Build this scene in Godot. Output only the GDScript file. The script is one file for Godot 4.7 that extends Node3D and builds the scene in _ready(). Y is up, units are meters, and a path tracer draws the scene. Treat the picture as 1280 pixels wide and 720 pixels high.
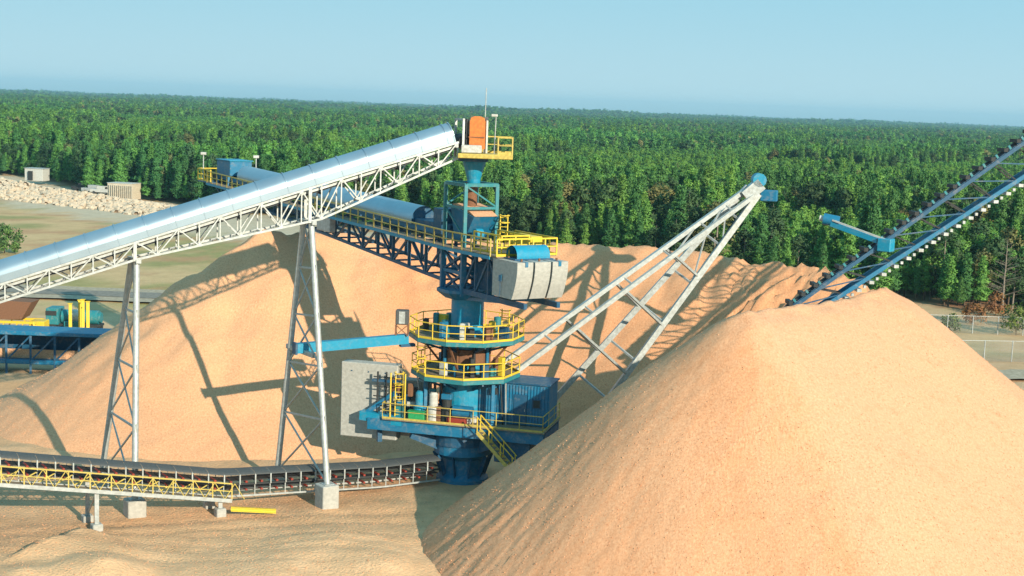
extends Node3D
# Circular stacker and reclaimer in a wood chip yard, pine forest behind. Plan positions are (x, depth); depth runs to -z.

var M := {}
var box: BoxMesh
var cyl: CylinderMesh
var used := {}
var rng := RandomNumberGenerator.new()
var n1 := FastNoiseLite.new()
var n2 := FastNoiseLite.new()
var n3 := FastNoiseLite.new()

const CX := -2.9
const CD := 92.5

func _ready() -> void:
	rng.seed = 7
	camera_and_light()
	for p in [[n1, 11, 0.03], [n2, 23, 0.22], [n3, 37, 0.9]]:
		p[0].seed = p[1]
		p[0].noise_type = FastNoiseLite.TYPE_SIMPLEX_SMOOTH
		p[0].frequency = p[2]
		p[0].fractal_octaves = 3
	box = BoxMesh.new()
	cyl = CylinderMesh.new()
	cyl.top_radius = 1.0
	cyl.bottom_radius = 1.0
	cyl.height = 1.0
	cyl.radial_segments = 12
	cyl.rings = 0
	materials()
	ground()
	piles()
	forest()
	overhead_conveyor()
	support_towers()
	centre_column()
	stacker()
	reclaimer()
	harrow()
	reclaim_conveyor()
	scraper_boom()
	left_yard()
	fences()

# ---------------------------------------------------------------- camera, sky, sun
func camera_and_light() -> void:
	var cam := Camera3D.new()
	cam.name = "camera"
	add_child(cam)
	cam.position = Vector3(0, 25, 0)
	cam.rotation_degrees = Vector3(-7.36, 0, 2.07)
	cam.fov = 23.14
	cam.near = 0.5
	cam.far = 60000.0
	cam.current = true
	var env := Environment.new()
	env.background_mode = Environment.BG_SKY
	var sm := ProceduralSkyMaterial.new()
	sm.sky_top_color = Color(0.46, 0.72, 0.815)
	sm.sky_horizon_color = Color(0.70, 0.805, 0.83)
	sm.sky_curve = 0.06
	sm.sky_energy_multiplier = 1.0
	sm.ground_bottom_color = Color(0.30, 0.36, 0.30)
	sm.ground_horizon_color = Color(0.55, 0.68, 0.70)
	sm.sun_angle_max = 1.0
	var sky := Sky.new()
	sky.sky_material = sm
	env.sky = sky
	env.background_energy_multiplier = 1.0
	env.tonemap_mode = Environment.TONE_MAPPER_LINEAR
	env.tonemap_exposure = 1.28
	env.sdfgi_enabled = true
	env.ssao_enabled = true
	env.ssil_enabled = true
	env.fog_enabled = true
	env.fog_density = 0.0001
	env.fog_light_color = Color(0.62, 0.80, 0.90)
	var we := WorldEnvironment.new()
	we.name = "world_environment"
	we.environment = env
	add_child(we)
	var sun := DirectionalLight3D.new()
	sun.name = "sun"
	sun.light_energy = 1.6
	sun.light_color = Color(1.0, 0.96, 0.86)
	sun.light_angular_distance = 0.5
	sun.shadow_enabled = true
	add_child(sun)
	var az := deg_to_rad(34.0)
	var el := deg_to_rad(20.8)
	var dir := Vector3(-sin(az) * cos(el), -sin(el), -cos(az) * cos(el))
	sun.look_at_from_position(Vector3.ZERO, dir, Vector3.UP)

# ---------------------------------------------------------------- materials
func lin(r: float, g: float, b: float) -> Color:
	return Color(r, g, b).linear_to_srgb()

func noise_tex(sd: int, freq: float, oct: int, lo: Color, hi: Color, size := 512, kind := FastNoiseLite.TYPE_SIMPLEX_SMOOTH, gain := 0.5, mid = null) -> ImageTexture:
	var f := FastNoiseLite.new()
	f.seed = sd
	f.noise_type = kind
	f.frequency = freq
	f.fractal_octaves = oct
	f.fractal_gain = gain
	var im := f.get_seamless_image(size, size)
	im.convert(Image.FORMAT_RGBA8)
	for y in size:
		for x in size:
			var v := im.get_pixel(x, y).r
			var c: Color
			if mid == null:
				c = lo.lerp(hi, v)
			else:
				c = lo.lerp(mid, v * 2.0) if v < 0.5 else (mid as Color).lerp(hi, v * 2.0 - 1.0)
			im.set_pixel(x, y, c)
	im.generate_mipmaps()
	return ImageTexture.create_from_image(im)

func normal_tex(sd: int, freq: float, oct: int, strength: float, size := 512, gain := 0.6) -> ImageTexture:
	var f := FastNoiseLite.new()
	f.seed = sd
	f.noise_type = FastNoiseLite.TYPE_SIMPLEX_SMOOTH
	f.frequency = freq
	f.fractal_octaves = oct
	f.fractal_gain = gain
	var im := f.get_seamless_image(size, size)
	im.convert(Image.FORMAT_RGBA8)
	im.bump_map_to_normal_map(strength)
	return ImageTexture.create_from_image(im)

# paint with chip dust lying in patches and small rust spots
func paint_tex(sd: int, c: Color, dust: float) -> ImageTexture:
	var f := FastNoiseLite.new()
	f.seed = sd
	f.noise_type = FastNoiseLite.TYPE_SIMPLEX_SMOOTH
	f.frequency = 0.014
	f.fractal_octaves = 5
	f.fractal_gain = 0.65
	var size := 256
	var im := f.get_seamless_image(size, size)
	im.convert(Image.FORMAT_RGBA8)
	f.seed = sd + 100
	f.frequency = 0.05
	var sp := f.get_seamless_image(size, size)
	for y in size:
		for x in size:
			var v := im.get_pixel(x, y).r
			var w := sp.get_pixel(x, y).r
			var k := c * lerpf(0.82, 1.12, w)
			k = k.lerp(Color(0.46, 0.33, 0.21), dust * smoothstep(0.5, 0.85, v) * (0.6 + 0.8 * w))
			k = k.lerp(Color(0.20, 0.09, 0.045), 0.75 * smoothstep(0.80, 0.88, w))
			k.a = 1.0
			im.set_pixel(x, y, k.linear_to_srgb())
	return ImageTexture.create_from_image(im)

func tri(m: StandardMaterial3D, metres: float) -> void:
	m.uv1_triplanar = true
	m.uv1_world_triplanar = true
	m.uv1_scale = Vector3.ONE / metres

func mat(key: String, c: Color, rough: float, metal := 0.0, tex = null, metres := 2.0) -> StandardMaterial3D:
	var m := StandardMaterial3D.new()
	m.resource_name = key
	m.albedo_color = c
	m.roughness = rough
	m.metallic = metal
	if tex != null:
		m.albedo_texture = tex
		tri(m, metres)
	M[key] = m
	return m

func materials() -> void:
	var worn := noise_tex(3, 0.012, 5, Color(0.76, 0.74, 0.71), Color(1, 1, 1), 512, FastNoiseLite.TYPE_SIMPLEX_SMOOTH, 0.6)
	mat("blue", Color(1, 1, 1), 0.5, 0.0, paint_tex(41, Color(0.006, 0.15, 0.29), 0.2), 3.0)
	mat("navy", Color(1, 1, 1), 0.55, 0.0, paint_tex(42, Color(0.008, 0.08, 0.165), 0.18), 3.0)
	mat("cyan", Color(1, 1, 1), 0.45, 0.0, paint_tex(43, Color(0.005, 0.25, 0.41), 0.14), 3.0)
	mat("teal", Color(1, 1, 1), 0.5, 0.0, paint_tex(44, Color(0.02, 0.20, 0.235), 0.2), 2.0)
	mat("yellow", Color(1, 1, 1), 0.5, 0.0, paint_tex(45, Color(0.74, 0.50, 0.03), 0.15), 2.0)
	mat("pale_yellow", lin(0.68, 0.52, 0.12), 0.55, 0.0, worn, 2.0)
	mat("orange", lin(0.72, 0.20, 0.025), 0.5, 0.0, worn, 2.0)
	mat("galv", lin(0.58, 0.61, 0.62), 0.5, 0.35, worn, 2.5)
	var sheet := noise_tex(31, 0.006, 3, Color(0.90, 0.90, 0.91), Color(1, 1, 1), 256)
	mat("hood", lin(0.40, 0.50, 0.58), 0.34, 0.75, sheet, 6.0)
	mat("grating", lin(0.33, 0.25, 0.175), 0.8, 0.0, worn, 1.0)
	mat("dark", lin(0.035, 0.04, 0.045), 0.7, 0.0, worn, 1.0)
	mat("rubber", lin(0.10, 0.105, 0.11), 0.75, 0.0, worn, 1.0)
	mat("red", lin(0.38, 0.05, 0.03), 0.5, 0.0, worn, 1.0)
	mat("green", lin(0.03, 0.40, 0.14), 0.5, 0.0, worn, 1.0)
	mat("rust", lin(0.26, 0.12, 0.065), 0.85, 0.0, worn, 0.8)
	mat("white", lin(0.66, 0.66, 0.64), 0.6, 0.0, worn, 2.0)
	mat("cream", lin(0.76, 0.66, 0.53), 0.6, 0.0, worn, 3.0)
	var conc := noise_tex(5, 0.02, 5, lin(0.30, 0.29, 0.265), lin(0.52, 0.50, 0.46), 512, FastNoiseLite.TYPE_SIMPLEX_SMOOTH, 0.65)
	mat("concrete", Color(1, 1, 1), 0.9, 0.0, conc, 3.0)
	# wood chips: fine speckle of pale and darker chips
	var chip := noise_tex(9, 0.045, 5, lin(0.40, 0.17, 0.085), lin(0.87, 0.56, 0.36), 1024, FastNoiseLite.TYPE_SIMPLEX_SMOOTH, 0.85, lin(0.71, 0.365, 0.205))
	var m := mat("chips", Color(1, 1, 1), 0.95, 0.0, chip, 9.0)
	m.vertex_color_use_as_albedo = true
	m.normal_enabled = true
	m.normal_texture = normal_tex(10, 0.05, 4, 7.0, 1024, 0.85)
	m.normal_scale = 0.6
	var soil := noise_tex(15, 0.011, 7, Color(0.87, 0.85, 0.82), Color(1.0, 1.0, 1.0), 1024, FastNoiseLite.TYPE_SIMPLEX_SMOOTH, 0.8)
	m = mat("ground", lin(1.0, 1.0, 1.0), 0.95, 0.0, soil, 37.0)
	m.vertex_color_use_as_albedo = true
	m.normal_enabled = true
	m.normal_texture = normal_tex(17, 0.14, 3, 2.0, 1024, 0.75)
	mat("asphalt", lin(0.30, 0.26, 0.225), 0.9, 0.0, worn, 6.0)
	mat("verge", lin(0.52, 0.42, 0.31), 0.95, 0.0, worn, 5.0)
	m = mat("stone", lin(0.70, 0.57, 0.44), 0.95, 0.0, worn, 3.0)
	m = mat("foliage", Color(1, 1, 1), 0.75)
	m.vertex_color_use_as_albedo = true
	m.backlight_enabled = true
	m.backlight = Color(0.42, 0.60, 0.16)
	m.cull_mode = BaseMaterial3D.CULL_DISABLED
	mat("bark", lin(0.16, 0.11, 0.075), 0.95, 0.0, worn, 1.0)
	mat("grey_bark", lin(0.30, 0.25, 0.21), 0.95, 0.0, worn, 1.0)

# ---------------------------------------------------------------- helpers
func P(x: float, d: float, h: float) -> Vector3:
	return Vector3(x, h, -d)

func numbered(called: String) -> String:
	if not used.has(called):
		used[called] = 0
		return called
	used[called] += 1
	return "%s_%03d" % [called, used[called]]

func thing(called: String, label: String, category: String, at := Vector3.ZERO, group := "") -> Node3D:
	var o := Node3D.new()
	o.name = numbered(called)
	add_child(o)
	o.position = at
	tag(o, label, category, group)
	return o

func tag(o: Node, label: String, category: String, group := "", kind := "") -> void:
	if label != "": o.set_meta("label", label)
	if category != "": o.set_meta("category", category)
	if group != "": o.set_meta("group", group)
	if kind != "": o.set_meta("kind", kind)

func part(parent: Node3D, called: String, mesh: Mesh, material: Material, xf := Transform3D.IDENTITY) -> MeshInstance3D:
	var o := MeshInstance3D.new()
	o.name = called
	o.mesh = mesh
	o.material_override = material
	parent.add_child(o, true)
	o.global_transform = xf
	return o

func frame(a: Vector3, b: Vector3) -> Basis:
	var z := (b - a).normalized()
	var up := Vector3.UP if absf(z.y) < 0.98 else Vector3(0.35, 0, 0.94)
	var x := up.cross(z).normalized()
	return Basis(x, z.cross(x), z)

# a bar of box section from a to b, w across and h high
func bar(parent: Node3D, called: String, a: Vector3, b: Vector3, w: float, h: float, material: Material) -> MeshInstance3D:
	var f := frame(a, b)
	return part(parent, called, box, material, Transform3D(Basis(f.x * w, f.y * h, f.z * a.distance_to(b)), (a + b) * 0.5))

func pipe(parent: Node3D, called: String, a: Vector3, b: Vector3, r: float, material: Material) -> MeshInstance3D:
	var f := frame(a, b)
	return part(parent, called, cyl, material, Transform3D(Basis(f.x * r, f.z * a.distance_to(b), -f.y * r), (a + b) * 0.5))

# an upright block whose horizontal axis runs along the plan direction ax
func block(parent: Node3D, called: String, base: Vector3, ax: Vector3, l: float, w: float, h: float, material: Material) -> MeshInstance3D:
	var z := Vector3(-ax.z, 0, ax.x)
	return part(parent, called, chamfered(l, h, w), material, Transform3D(Basis(ax, Vector3.UP, z), base + Vector3(0, h * 0.5, 0)))

var cham_cache := {}
func chamfered(l: float, h: float, w: float) -> ArrayMesh:
	var key := "%.3f %.3f %.3f" % [l, h, w]
	if cham_cache.has(key): return cham_cache[key]
	var c: float = min(0.05, 0.12 * min(l, min(h, w)))
	var st := SurfaceTool.new()
	st.begin(Mesh.PRIMITIVE_TRIANGLES)
	st.set_smooth_group(-1)
	var e := Vector3(l, h, w) * 0.5
	var pts := func(sx, sy, sz, k):
		var v := Vector3(sx * e.x, sy * e.y, sz * e.z)
		for i in 3:
			if i != k: v[i] -= signf(v[i]) * c
		return v
	for k in 3:
		var i := (k + 1) % 3
		var j := (k + 2) % 3
		for s in [-1, 1]:
			var q := []
			for ab in [[-1, -1], [1, -1], [1, 1], [-1, 1]]:
				var sg := [0, 0, 0]
				sg[k] = s
				sg[i] = ab[0]
				sg[j] = ab[1]
				q.append(pts.call(sg[0], sg[1], sg[2], k))
			quad(st, q[0], q[1], q[2], q[3])
			for t in [-1, 1]:
				var r := []
				for u in [-1, 1]:
					var sg := [0, 0, 0]
					sg[k] = s
					sg[i] = t
					sg[j] = u
					r.append(pts.call(sg[0], sg[1], sg[2], k))
					r.append(pts.call(sg[0], sg[1], sg[2], i))
				quad(st, r[0], r[1], r[3], r[2])
	for sx in [-1, 1]:
		for sy in [-1, 1]:
			for sz in [-1, 1]:
				for v in [pts.call(sx, sy, sz, 0), pts.call(sx, sy, sz, 1), pts.call(sx, sy, sz, 2)]:
					st.add_vertex(v)
	st.generate_normals()
	cham_cache[key] = st.commit()
	return cham_cache[key]

func quad(st: SurfaceTool, a: Vector3, b: Vector3, c: Vector3, d: Vector3) -> void:
	# wound so that the face looks away from the origin of the mesh
	var n := (b - a).cross(c - a)
	if n.dot(a + c) > 0:
		for v in [a, c, b, a, d, c]: st.add_vertex(v)
	else:
		for v in [a, b, c, a, c, d]: st.add_vertex(v)

# surface of revolution, profile of (radius, height)
func lathe(profile: Array, seg := 24) -> ArrayMesh:
	var st := SurfaceTool.new()
	st.begin(Mesh.PRIMITIVE_TRIANGLES)
	st.set_smooth_group(-1)
	for i in profile.size() - 1:
		var p: Vector2 = profile[i]
		var q: Vector2 = profile[i + 1]
		for k in seg:
			var a := TAU * k / seg
			var b := TAU * (k + 1) / seg
			var v0 := Vector3(cos(a) * p.x, p.y, sin(a) * p.x)
			var v1 := Vector3(cos(b) * p.x, p.y, sin(b) * p.x)
			var v2 := Vector3(cos(b) * q.x, q.y, sin(b) * q.x)
			var v3 := Vector3(cos(a) * q.x, q.y, sin(a) * q.x)
			for v in [v0, v2, v1, v0, v3, v2]: st.add_vertex(v)
	st.generate_normals()
	return st.commit()

# flat outline (u along ax, v up) given thickness across
func plate(outline: PackedVector2Array, thick: float) -> ArrayMesh:
	var st := SurfaceTool.new()
	st.begin(Mesh.PRIMITIVE_TRIANGLES)
	st.set_smooth_group(-1)
	var idx := Geometry2D.triangulate_polygon(outline)
	for s in [-1.0, 1.0]:
		for i in range(0, idx.size(), 3):
			for k in ([0, 1, 2] if s > 0 else [0, 2, 1]):
				var p := outline[idx[i + k]]
				st.add_vertex(Vector3(p.x, p.y, s * thick * 0.5))
	for i in outline.size():
		var p := outline[i]
		var q := outline[(i + 1) % outline.size()]
		var a := Vector3(p.x, p.y, -thick * 0.5)
		var b := Vector3(q.x, q.y, -thick * 0.5)
		for v in [a, b, b + Vector3(0, 0, thick), a, b + Vector3(0, 0, thick), a + Vector3(0, 0, thick)]: st.add_vertex(v)
	st.generate_normals()
	return st.commit()

# handrail along points: posts, top rail, middle rail, toe board
func rail(parent: Node3D, pts: Array, material: Material, spacing := 1.35, hgt := 1.07, toe := true, thick := 0.05) -> void:
	for i in pts.size() - 1:
		var a: Vector3 = pts[i]
		var b: Vector3 = pts[i + 1]
		var up := Vector3(0, hgt, 0)
		bar(parent, "handrail", a + up, b + up, thick * 1.1, thick * 1.1, material)
		bar(parent, "middle_rail", a + up * 0.53, b + up * 0.53, thick * 0.8, thick * 0.8, material)
		if toe: bar(parent, "toe_board", a + Vector3(0, 0.075, 0), b + Vector3(0, 0.075, 0), 0.015, 0.15, material)
		var n := int(max(1.0, round(a.distance_to(b) / spacing)))
		for k in n + (1 if i == pts.size() - 2 else 0):
			var p := a.lerp(b, float(k) / n)
			bar(parent, "rail_post", p, p + up, thick, thick, material)

func ring_pts(x: float, d: float, h: float, r: float, n: int, from := 0.0, to := TAU) -> Array:
	var out := []
	for i in n + 1:
		var a := from + (to - from) * i / n
		out.append(P(x + cos(a) * r, d + sin(a) * r, h))
	return out

# ---------------------------------------------------------------- ground
func mound(x: float, d: float, mx: float, md: float, r: float, h: float) -> float:
	var q := Vector2(x - mx, d - md).length() / r
	return h * max(0.0, 1.0 - q) if q < 1.0 else 0.0

# pairs of wheel tracks that curve through the yard, 1 in the track
func rut(x: float, d: float) -> float:
	var best := 0.0
	for k in [[76.8, 0.16, 5.0, 0.0], [74.6, -0.10, 7.0, 2.0], [79.4, 0.28, 6.0, 4.0]]:
		var c: float = k[0] + (x + 18.0) * k[1] + sin(x / k[2] + k[3]) * 0.7
		for o in [-0.95, 0.95]: best = maxf(best, 1.0 - absf(d - c - o) / 0.45)
	return clampf(best, 0.0, 1.0) * smoothstep(-3.0, -9.0, x)

# a step in the ground along a line, sloping away gently on its right
func scarp(x: float, d: float, a: Vector2, b: Vector2, h: float, run: float) -> float:
	var u := (b - a).normalized()
	var q := Vector2(x, d) - a
	var t := q.dot(u) / a.distance_to(b)
	var c := q.dot(Vector2(u.y, -u.x)) + n3.get_noise_2d(x, d) * 0.25
	if c < -0.4 or c > run: return 0.0
	return h * smoothstep(-0.4, 0.0, c) * (1.0 - maxf(c, 0.0) / run) * smoothstep(-0.5, 0.1, t) * smoothstep(1.5, 0.9, t)

func ground_height(x: float, d: float) -> float:
	var y := 0.0
	if d < 175.0 and absf(x) < 110.0:
		y += n2.get_noise_2d(x, d) * 0.05 + n1.get_noise_2d(x * 2.0, d * 2.0) * 0.12
		if d < 100.0:
			y += n3.get_noise_2d(x, d) * 0.02
			y += scarp(x, d, Vector2(-25.6, 73.6), Vector2(-23.6, 76.6), 0.7, 5.5) + scarp(x, d, Vector2(-30.0, 70.0), Vector2(-27.5, 71.5), 0.5, 4.0)
			y -= rut(x, d) * 0.11
			y -= n2.get_noise_2d(x * 2.2 + 30.0, d * 2.2) * 0.05
			y += mound(x, d, -20.8, 70.6, 3.2, 1.05) + mound(x, d, -24.6, 69.6, 2.6, 0.7)
			y += mound(x, d, -9.0, 76.5, 5.0, 0.75) + mound(x, d, -12.0, 71.5, 6.0, 0.45) + mound(x, d, -6.0, 73.0, 3.5, 0.7)
	elif d > 260.0:
		y += n1.get_noise_2d(x * 0.02, d * 0.02) * clampf((d - 1500.0) * 0.002, 0.0, 5.0)
	return y

func forest_edge(x: float) -> float:
	var pts := [[-400.0, 520.0], [-200.0, 440.0], [-139.0, 402.0], [-100.0, 345.0], [-61.0, 306.0], [0.0, 246.0], [40.0, 205.0], [63.0, 190.0], [90.0, 184.0], [600.0, 170.0]]
	for i in pts.size() - 1:
		if x <= pts[i + 1][0]:
			return lerpf(pts[i][1], pts[i + 1][1], clampf((x - pts[i][0]) / (pts[i + 1][0] - pts[i][0]), 0, 1)) + n1.get_noise_1d(x * 3.0) * 9.0
	return 170.0

func ground_color(x: float, d: float) -> Color:
	var a := n1.get_noise_2d(x, d)
	var b := n2.get_noise_2d(x + 70.0, d)
	var c := n2.get_noise_2d(x * 0.25, d * 0.25 + 300.0)
	var dirt := Color(0.72, 0.40, 0.21).lerp(Color(0.84, 0.50, 0.28), clampf(0.5 + a * 0.9 + b * 0.5, 0, 1))
	var soil := Color(0.58, 0.32, 0.175)
	var col := dirt.lerp(soil, clampf(c * 1.6 - 0.15 + b * 0.5, 0, 0.75))
	if d < 100.0:
		var f := n3.get_noise_2d(x * 0.7, d * 0.7)
		col = col.lerp(Color(0.50, 0.31, 0.18), clampf(f * 1.3 - 0.1, 0, 0.6)).lerp(Color(0.50, 0.33, 0.19), clampf(n2.get_noise_2d(x * 0.4 + 400.0, d * 0.8) * 3.0 - 0.7, 0, 0.8))
		col = col.lerp(Color(0.46, 0.28, 0.165), rut(x, d) * 0.5)
		var q := clampf(mound(x, d, -20.5, 70.0, 6.0, 2.0) + mound(x, d, -12.0, 72.0, 9.0, 1.6) + mound(x, d, -6.0, 74.0, 7.0, 1.8) + b * 0.4, 0, 1)
		col = col.lerp(Color(0.84, 0.50, 0.28), q)
	var edge := forest_edge(x)
	if d > 118.0:
		# grass, dry straw and bare earth
		var grass := Color(0.36, 0.31, 0.11).lerp(Color(0.68, 0.45, 0.23), clampf(0.5 + a * 1.8 + c * 1.6, 0, 1))
		grass = grass.lerp(Color(0.56, 0.30, 0.15), clampf(b * 1.2 + n2.get_noise_2d(x * 0.1 + 50.0, d * 0.3) * 2.2, 0, 0.85))
		var k := clampf((d - 150.0) / 16.0 + b * 0.6, 0, 1) if x < 0 else clampf((d - 138.0) / 30.0 + b * 0.8, 0, 0.45)
		col = col.lerp(Color(0.62, 0.42, 0.26), 0.6).lerp(grass, k)
		if x < 0: # sandy track by the rubble
			var s := smoothstep(60.0, 45.0, edge - d + b * 10.0)
			col = col.lerp(Color(0.64, 0.51, 0.37), s)
	if d > edge - 3.0:
		col = Color(0.58, 0.36, 0.20).lerp(Color(0.52, 0.37, 0.19), clampf(0.5 + a, 0, 1))
		if d < edge + 6.0 and x > 0: col = Color(0.42, 0.22, 0.12)
	return col

func ground() -> void:
	var xs := [-9000.0, -7500.0, -6000.0, -3000.0, -1500.0, -800.0, -450.0, -300.0, -220.0]
	var x := -170.0
	while x < -60.0: xs.append(x); x += 2.5
	while x < -34.0: xs.append(x); x += 0.9
	while x < 2.0: xs.append(x); x += 0.42
	while x < 24.0: xs.append(x); x += 0.9
	while x < 110.0: xs.append(x); x += 2.0
	xs += [130.0, 170.0, 240.0, 400.0, 800.0, 1500.0, 3000.0, 6000.0, 7500.0, 9000.0]
	var ds := [-200.0, -60.0, 0.0, 30.0, 45.0, 55.0]
	var d := 60.0
	while d < 90.0: ds.append(d); d += 0.38
	while d < 100.0: ds.append(d); d += 0.6
	while d < 180.0: ds.append(d); d += 1.6
	while d < 440.0: ds.append(d); d += 3.5
	while d < 10500.0: ds.append(d); d *= 1.12
	var st := SurfaceTool.new()
	st.begin(Mesh.PRIMITIVE_TRIANGLES)
	for j in ds.size():
		for i in xs.size():
			st.set_color(ground_color(xs[i], ds[j]))
			st.add_vertex(P(xs[i], ds[j], ground_height(xs[i], ds[j])))
	grid_index(st, xs.size(), ds.size())
	st.generate_normals()
	var o := part(self, "ground", st.commit(), M.ground)
	tag(o, "", "", "", "structure")
	loose(o, 14000, -36.0, 0.0, 66.0, 92.0, ground_height)
	# the road beyond the yard, with its pale verges
	strip("verge", [[-260, 176], [-120, 174], [-57, 172], [-20, 171]], 11.0, 0.26, M.verge)
	strip("road", [[-260, 176], [-120, 174], [-57, 172], [-20, 171]], 4.6, 0.30, M.asphalt)
	strip("gravel_track", [[40, 136], [54, 139], [75, 147], [110, 152]], 5.0, 0.3, M.verge)

func grid_index(st: SurfaceTool, nx: int, nd: int) -> void:
	for j in nd - 1:
		for i in nx - 1:
			var a := j * nx + i
			for k in [a, a + nx, a + nx + 1, a, a + nx + 1, a + 1]: st.add_index(k)

func strip(called: String, pts: Array, w: float, h: float, material: Material) -> void:
	var st := SurfaceTool.new()
	st.begin(Mesh.PRIMITIVE_TRIANGLES)
	var n := 0
	for i in pts.size() - 1:
		for k in 12:
			var t := k / 12.0
			if i == pts.size() - 2 and k == 11: t = 1.0
			var p := Vector2(pts[i][0], pts[i][1]).lerp(Vector2(pts[i + 1][0], pts[i + 1][1]), t)
			var dir := (Vector2(pts[i + 1][0], pts[i + 1][1]) - Vector2(pts[i][0], pts[i][1])).normalized()
			var s := Vector2(-dir.y, dir.x) * (w * 0.5 + n1.get_noise_1d(p.x * 9.0 + w) * 0.5)
			st.add_vertex(P(p.x - s.x, p.y - s.y, h))
			st.add_vertex(P(p.x + s.x, p.y + s.y, h))
			n += 1
	for i in n - 1:
		var a := i * 2
		for k in [a, a + 1, a + 3, a, a + 3, a + 2]: st.add_index(k)
	st.generate_normals()
	var o := part(self, called, st.commit(), material)
	tag(o, "", "", "", "structure")

# ---------------------------------------------------------------- chip piles
const REAR := [[-24.0, 111.5, 11.9], [-20.6, 115.4, 14.4], [-15.5, 118.8, 14.1], [-7.0, 119.8, 14.0], [3.3, 119.2, 14.0], [11.2, 116.5, 14.0], [17.5, 113.0, 13.9], [22.5, 110.2, 13.8], [26.0, 108.2, 13.5]]
const FRONT := [[25.3, 94.4, 14.15], [24.2, 92.0, 14.25], [21.0, 88.0, 14.1], [17.8, 84.3, 14.15], [13.2, 79.0, 14.3]]

func crest_height(crest: Array, x: float, d: float, slope: float) -> Vector2:
	var best := -99.0
	var dist := 0.0
	for i in crest.size() - 1:
		var a := Vector2(crest[i][0], crest[i][1])
		var b := Vector2(crest[i + 1][0], crest[i + 1][1])
		var ab := b - a
		var t := clampf((Vector2(x, d) - a).dot(ab) / ab.length_squared(), 0, 1)
		var r := Vector2(x, d).distance_to(a + ab * t)
		var h: float = lerpf(crest[i][2], crest[i + 1][2], t) - r * slope
		if h > best:
			best = h
			dist = r
	return Vector2(best, dist)

func rear_height(x: float, d: float) -> float:
	var v := crest_height(REAR, x, d, 0.735)
	var h := v.x
	var r := v.y
	h += n2.get_noise_2d(x * 0.9, d * 0.9) * 0.55 * clampf(1.4 - r * 0.09, 0.25, 1.0) + n3.get_noise_2d(x * 0.6, d * 0.6) * 0.10
	h -= 0.25 * exp(-r * r * 0.7)
	# raked face on the right: furrows that run down the slope
	var w := smoothstep(12.0, 16.0, x) * smoothstep(114.5, 111.0, d + maxf(0.0, x - 17.0) * 0.35)
	if w > 0.0:
		var u := x - 0.75 * d + n2.get_noise_2d(x * 0.6, d * 0.6) * 2.2
		var big := n1.get_noise_1d(u * 9.0) * 1.1
		h += w * (fposmod(u / 1.15 + n1.get_noise_1d(u * 3.0) * 2.0, 1.0) * 0.5 - 0.3 + big * 0.4 + n3.get_noise_2d(u * 1.6, d * 0.35) * 0.35)
	return toe(h)

func toe(h: float) -> float:
	# the foot flattens out
	return h if h > 2.5 else (2.5 - (2.5 - h) * 0.74 if h > -2.5 else -1.2)

func front_height(x: float, d: float) -> float:
	var v := crest_height(FRONT, x, d, lerpf(0.725, 0.80, smoothstep(6.0, -3.0, x - 13.2)))
	var h := v.x
	var r := v.y
	# older raked end on the left: rough, streaked down the slope
	var ax: float = x - FRONT[4][0]
	var ad: float = d - FRONT[4][1]
	var ang := atan2(ad, ax)
	var old := 1.0 if ax < 0.0 else smoothstep(2.8, 0.2, ax + ad * 0.28 + n1.get_noise_2d(x * 2.0, d * 2.0) * 3.0)
	h += n1.get_noise_2d(x * 1.3, d * 1.3) * 0.5 * clampf(r * 0.2, 0, 1)
	h += n2.get_noise_2d(x * 0.6, d * 0.6) * (0.07 + 0.04 * old)
	if r > 0.4:
		h += old * (n2.get_noise_2d(ang * 160.0, r * 0.8) * (0.025 + 0.12 * smoothstep(-8.0, -14.0, ax)) + n3.get_noise_2d(ang * 60.0, r * 0.9) * 0.02) * clampf(r * 0.3, 0, 1)
	h += n3.get_noise_2d(x * 1.1, d * 1.1) * (0.04 + 0.02 * old)
	h -= 0.35 * exp(-r * r * 0.8)
	if r < 2.5: h += n3.get_noise_2d(x * 0.5, d * 0.5) * 0.22 * (1.0 - r / 2.5)
	return maxf(h, -1.2)

func field(called: String, x0: float, x1: float, d0: float, d1: float, step: float, fn: Callable, colf: Callable) -> MeshInstance3D:
	var nx := int((x1 - x0) / step) + 1
	var nd := int((d1 - d0) / step) + 1
	var st := SurfaceTool.new()
	st.begin(Mesh.PRIMITIVE_TRIANGLES)
	var hs := PackedFloat32Array()
	for j in nd:
		for i in nx:
			var x := x0 + i * step
			var d := d0 + j * step
			var h: float = fn.call(x, d)
			hs.append(h)
			st.set_color(colf.call(x, d))
			st.add_vertex(P(x, d, h))
	for j in nd - 1:
		for i in nx - 1:
			var a := j * nx + i
			if max(max(hs[a], hs[a + 1]), max(hs[a + nx], hs[a + nx + 1])) > -0.9:
				for k in [a, a + nx, a + nx + 1, a, a + nx + 1, a + 1]: st.add_index(k)
	st.generate_normals()
	return part(self, called, st.commit(), M.chips)

func rear_color(x: float, d: float) -> Color:
	var a := n1.get_noise_2d(x * 1.5, d * 1.5)
	var fresh := smoothstep(-6.0, -9.0, x + (d - 100.0) * 0.12 + a * 6.0)
	return Color(1.0, 0.92, 0.82).lerp(Color(0.96, 0.82, 0.68), clampf(0.45 + a, 0, 1)).lerp(Color(1.04, 1.0, 0.95), fresh * 0.8)

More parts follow.
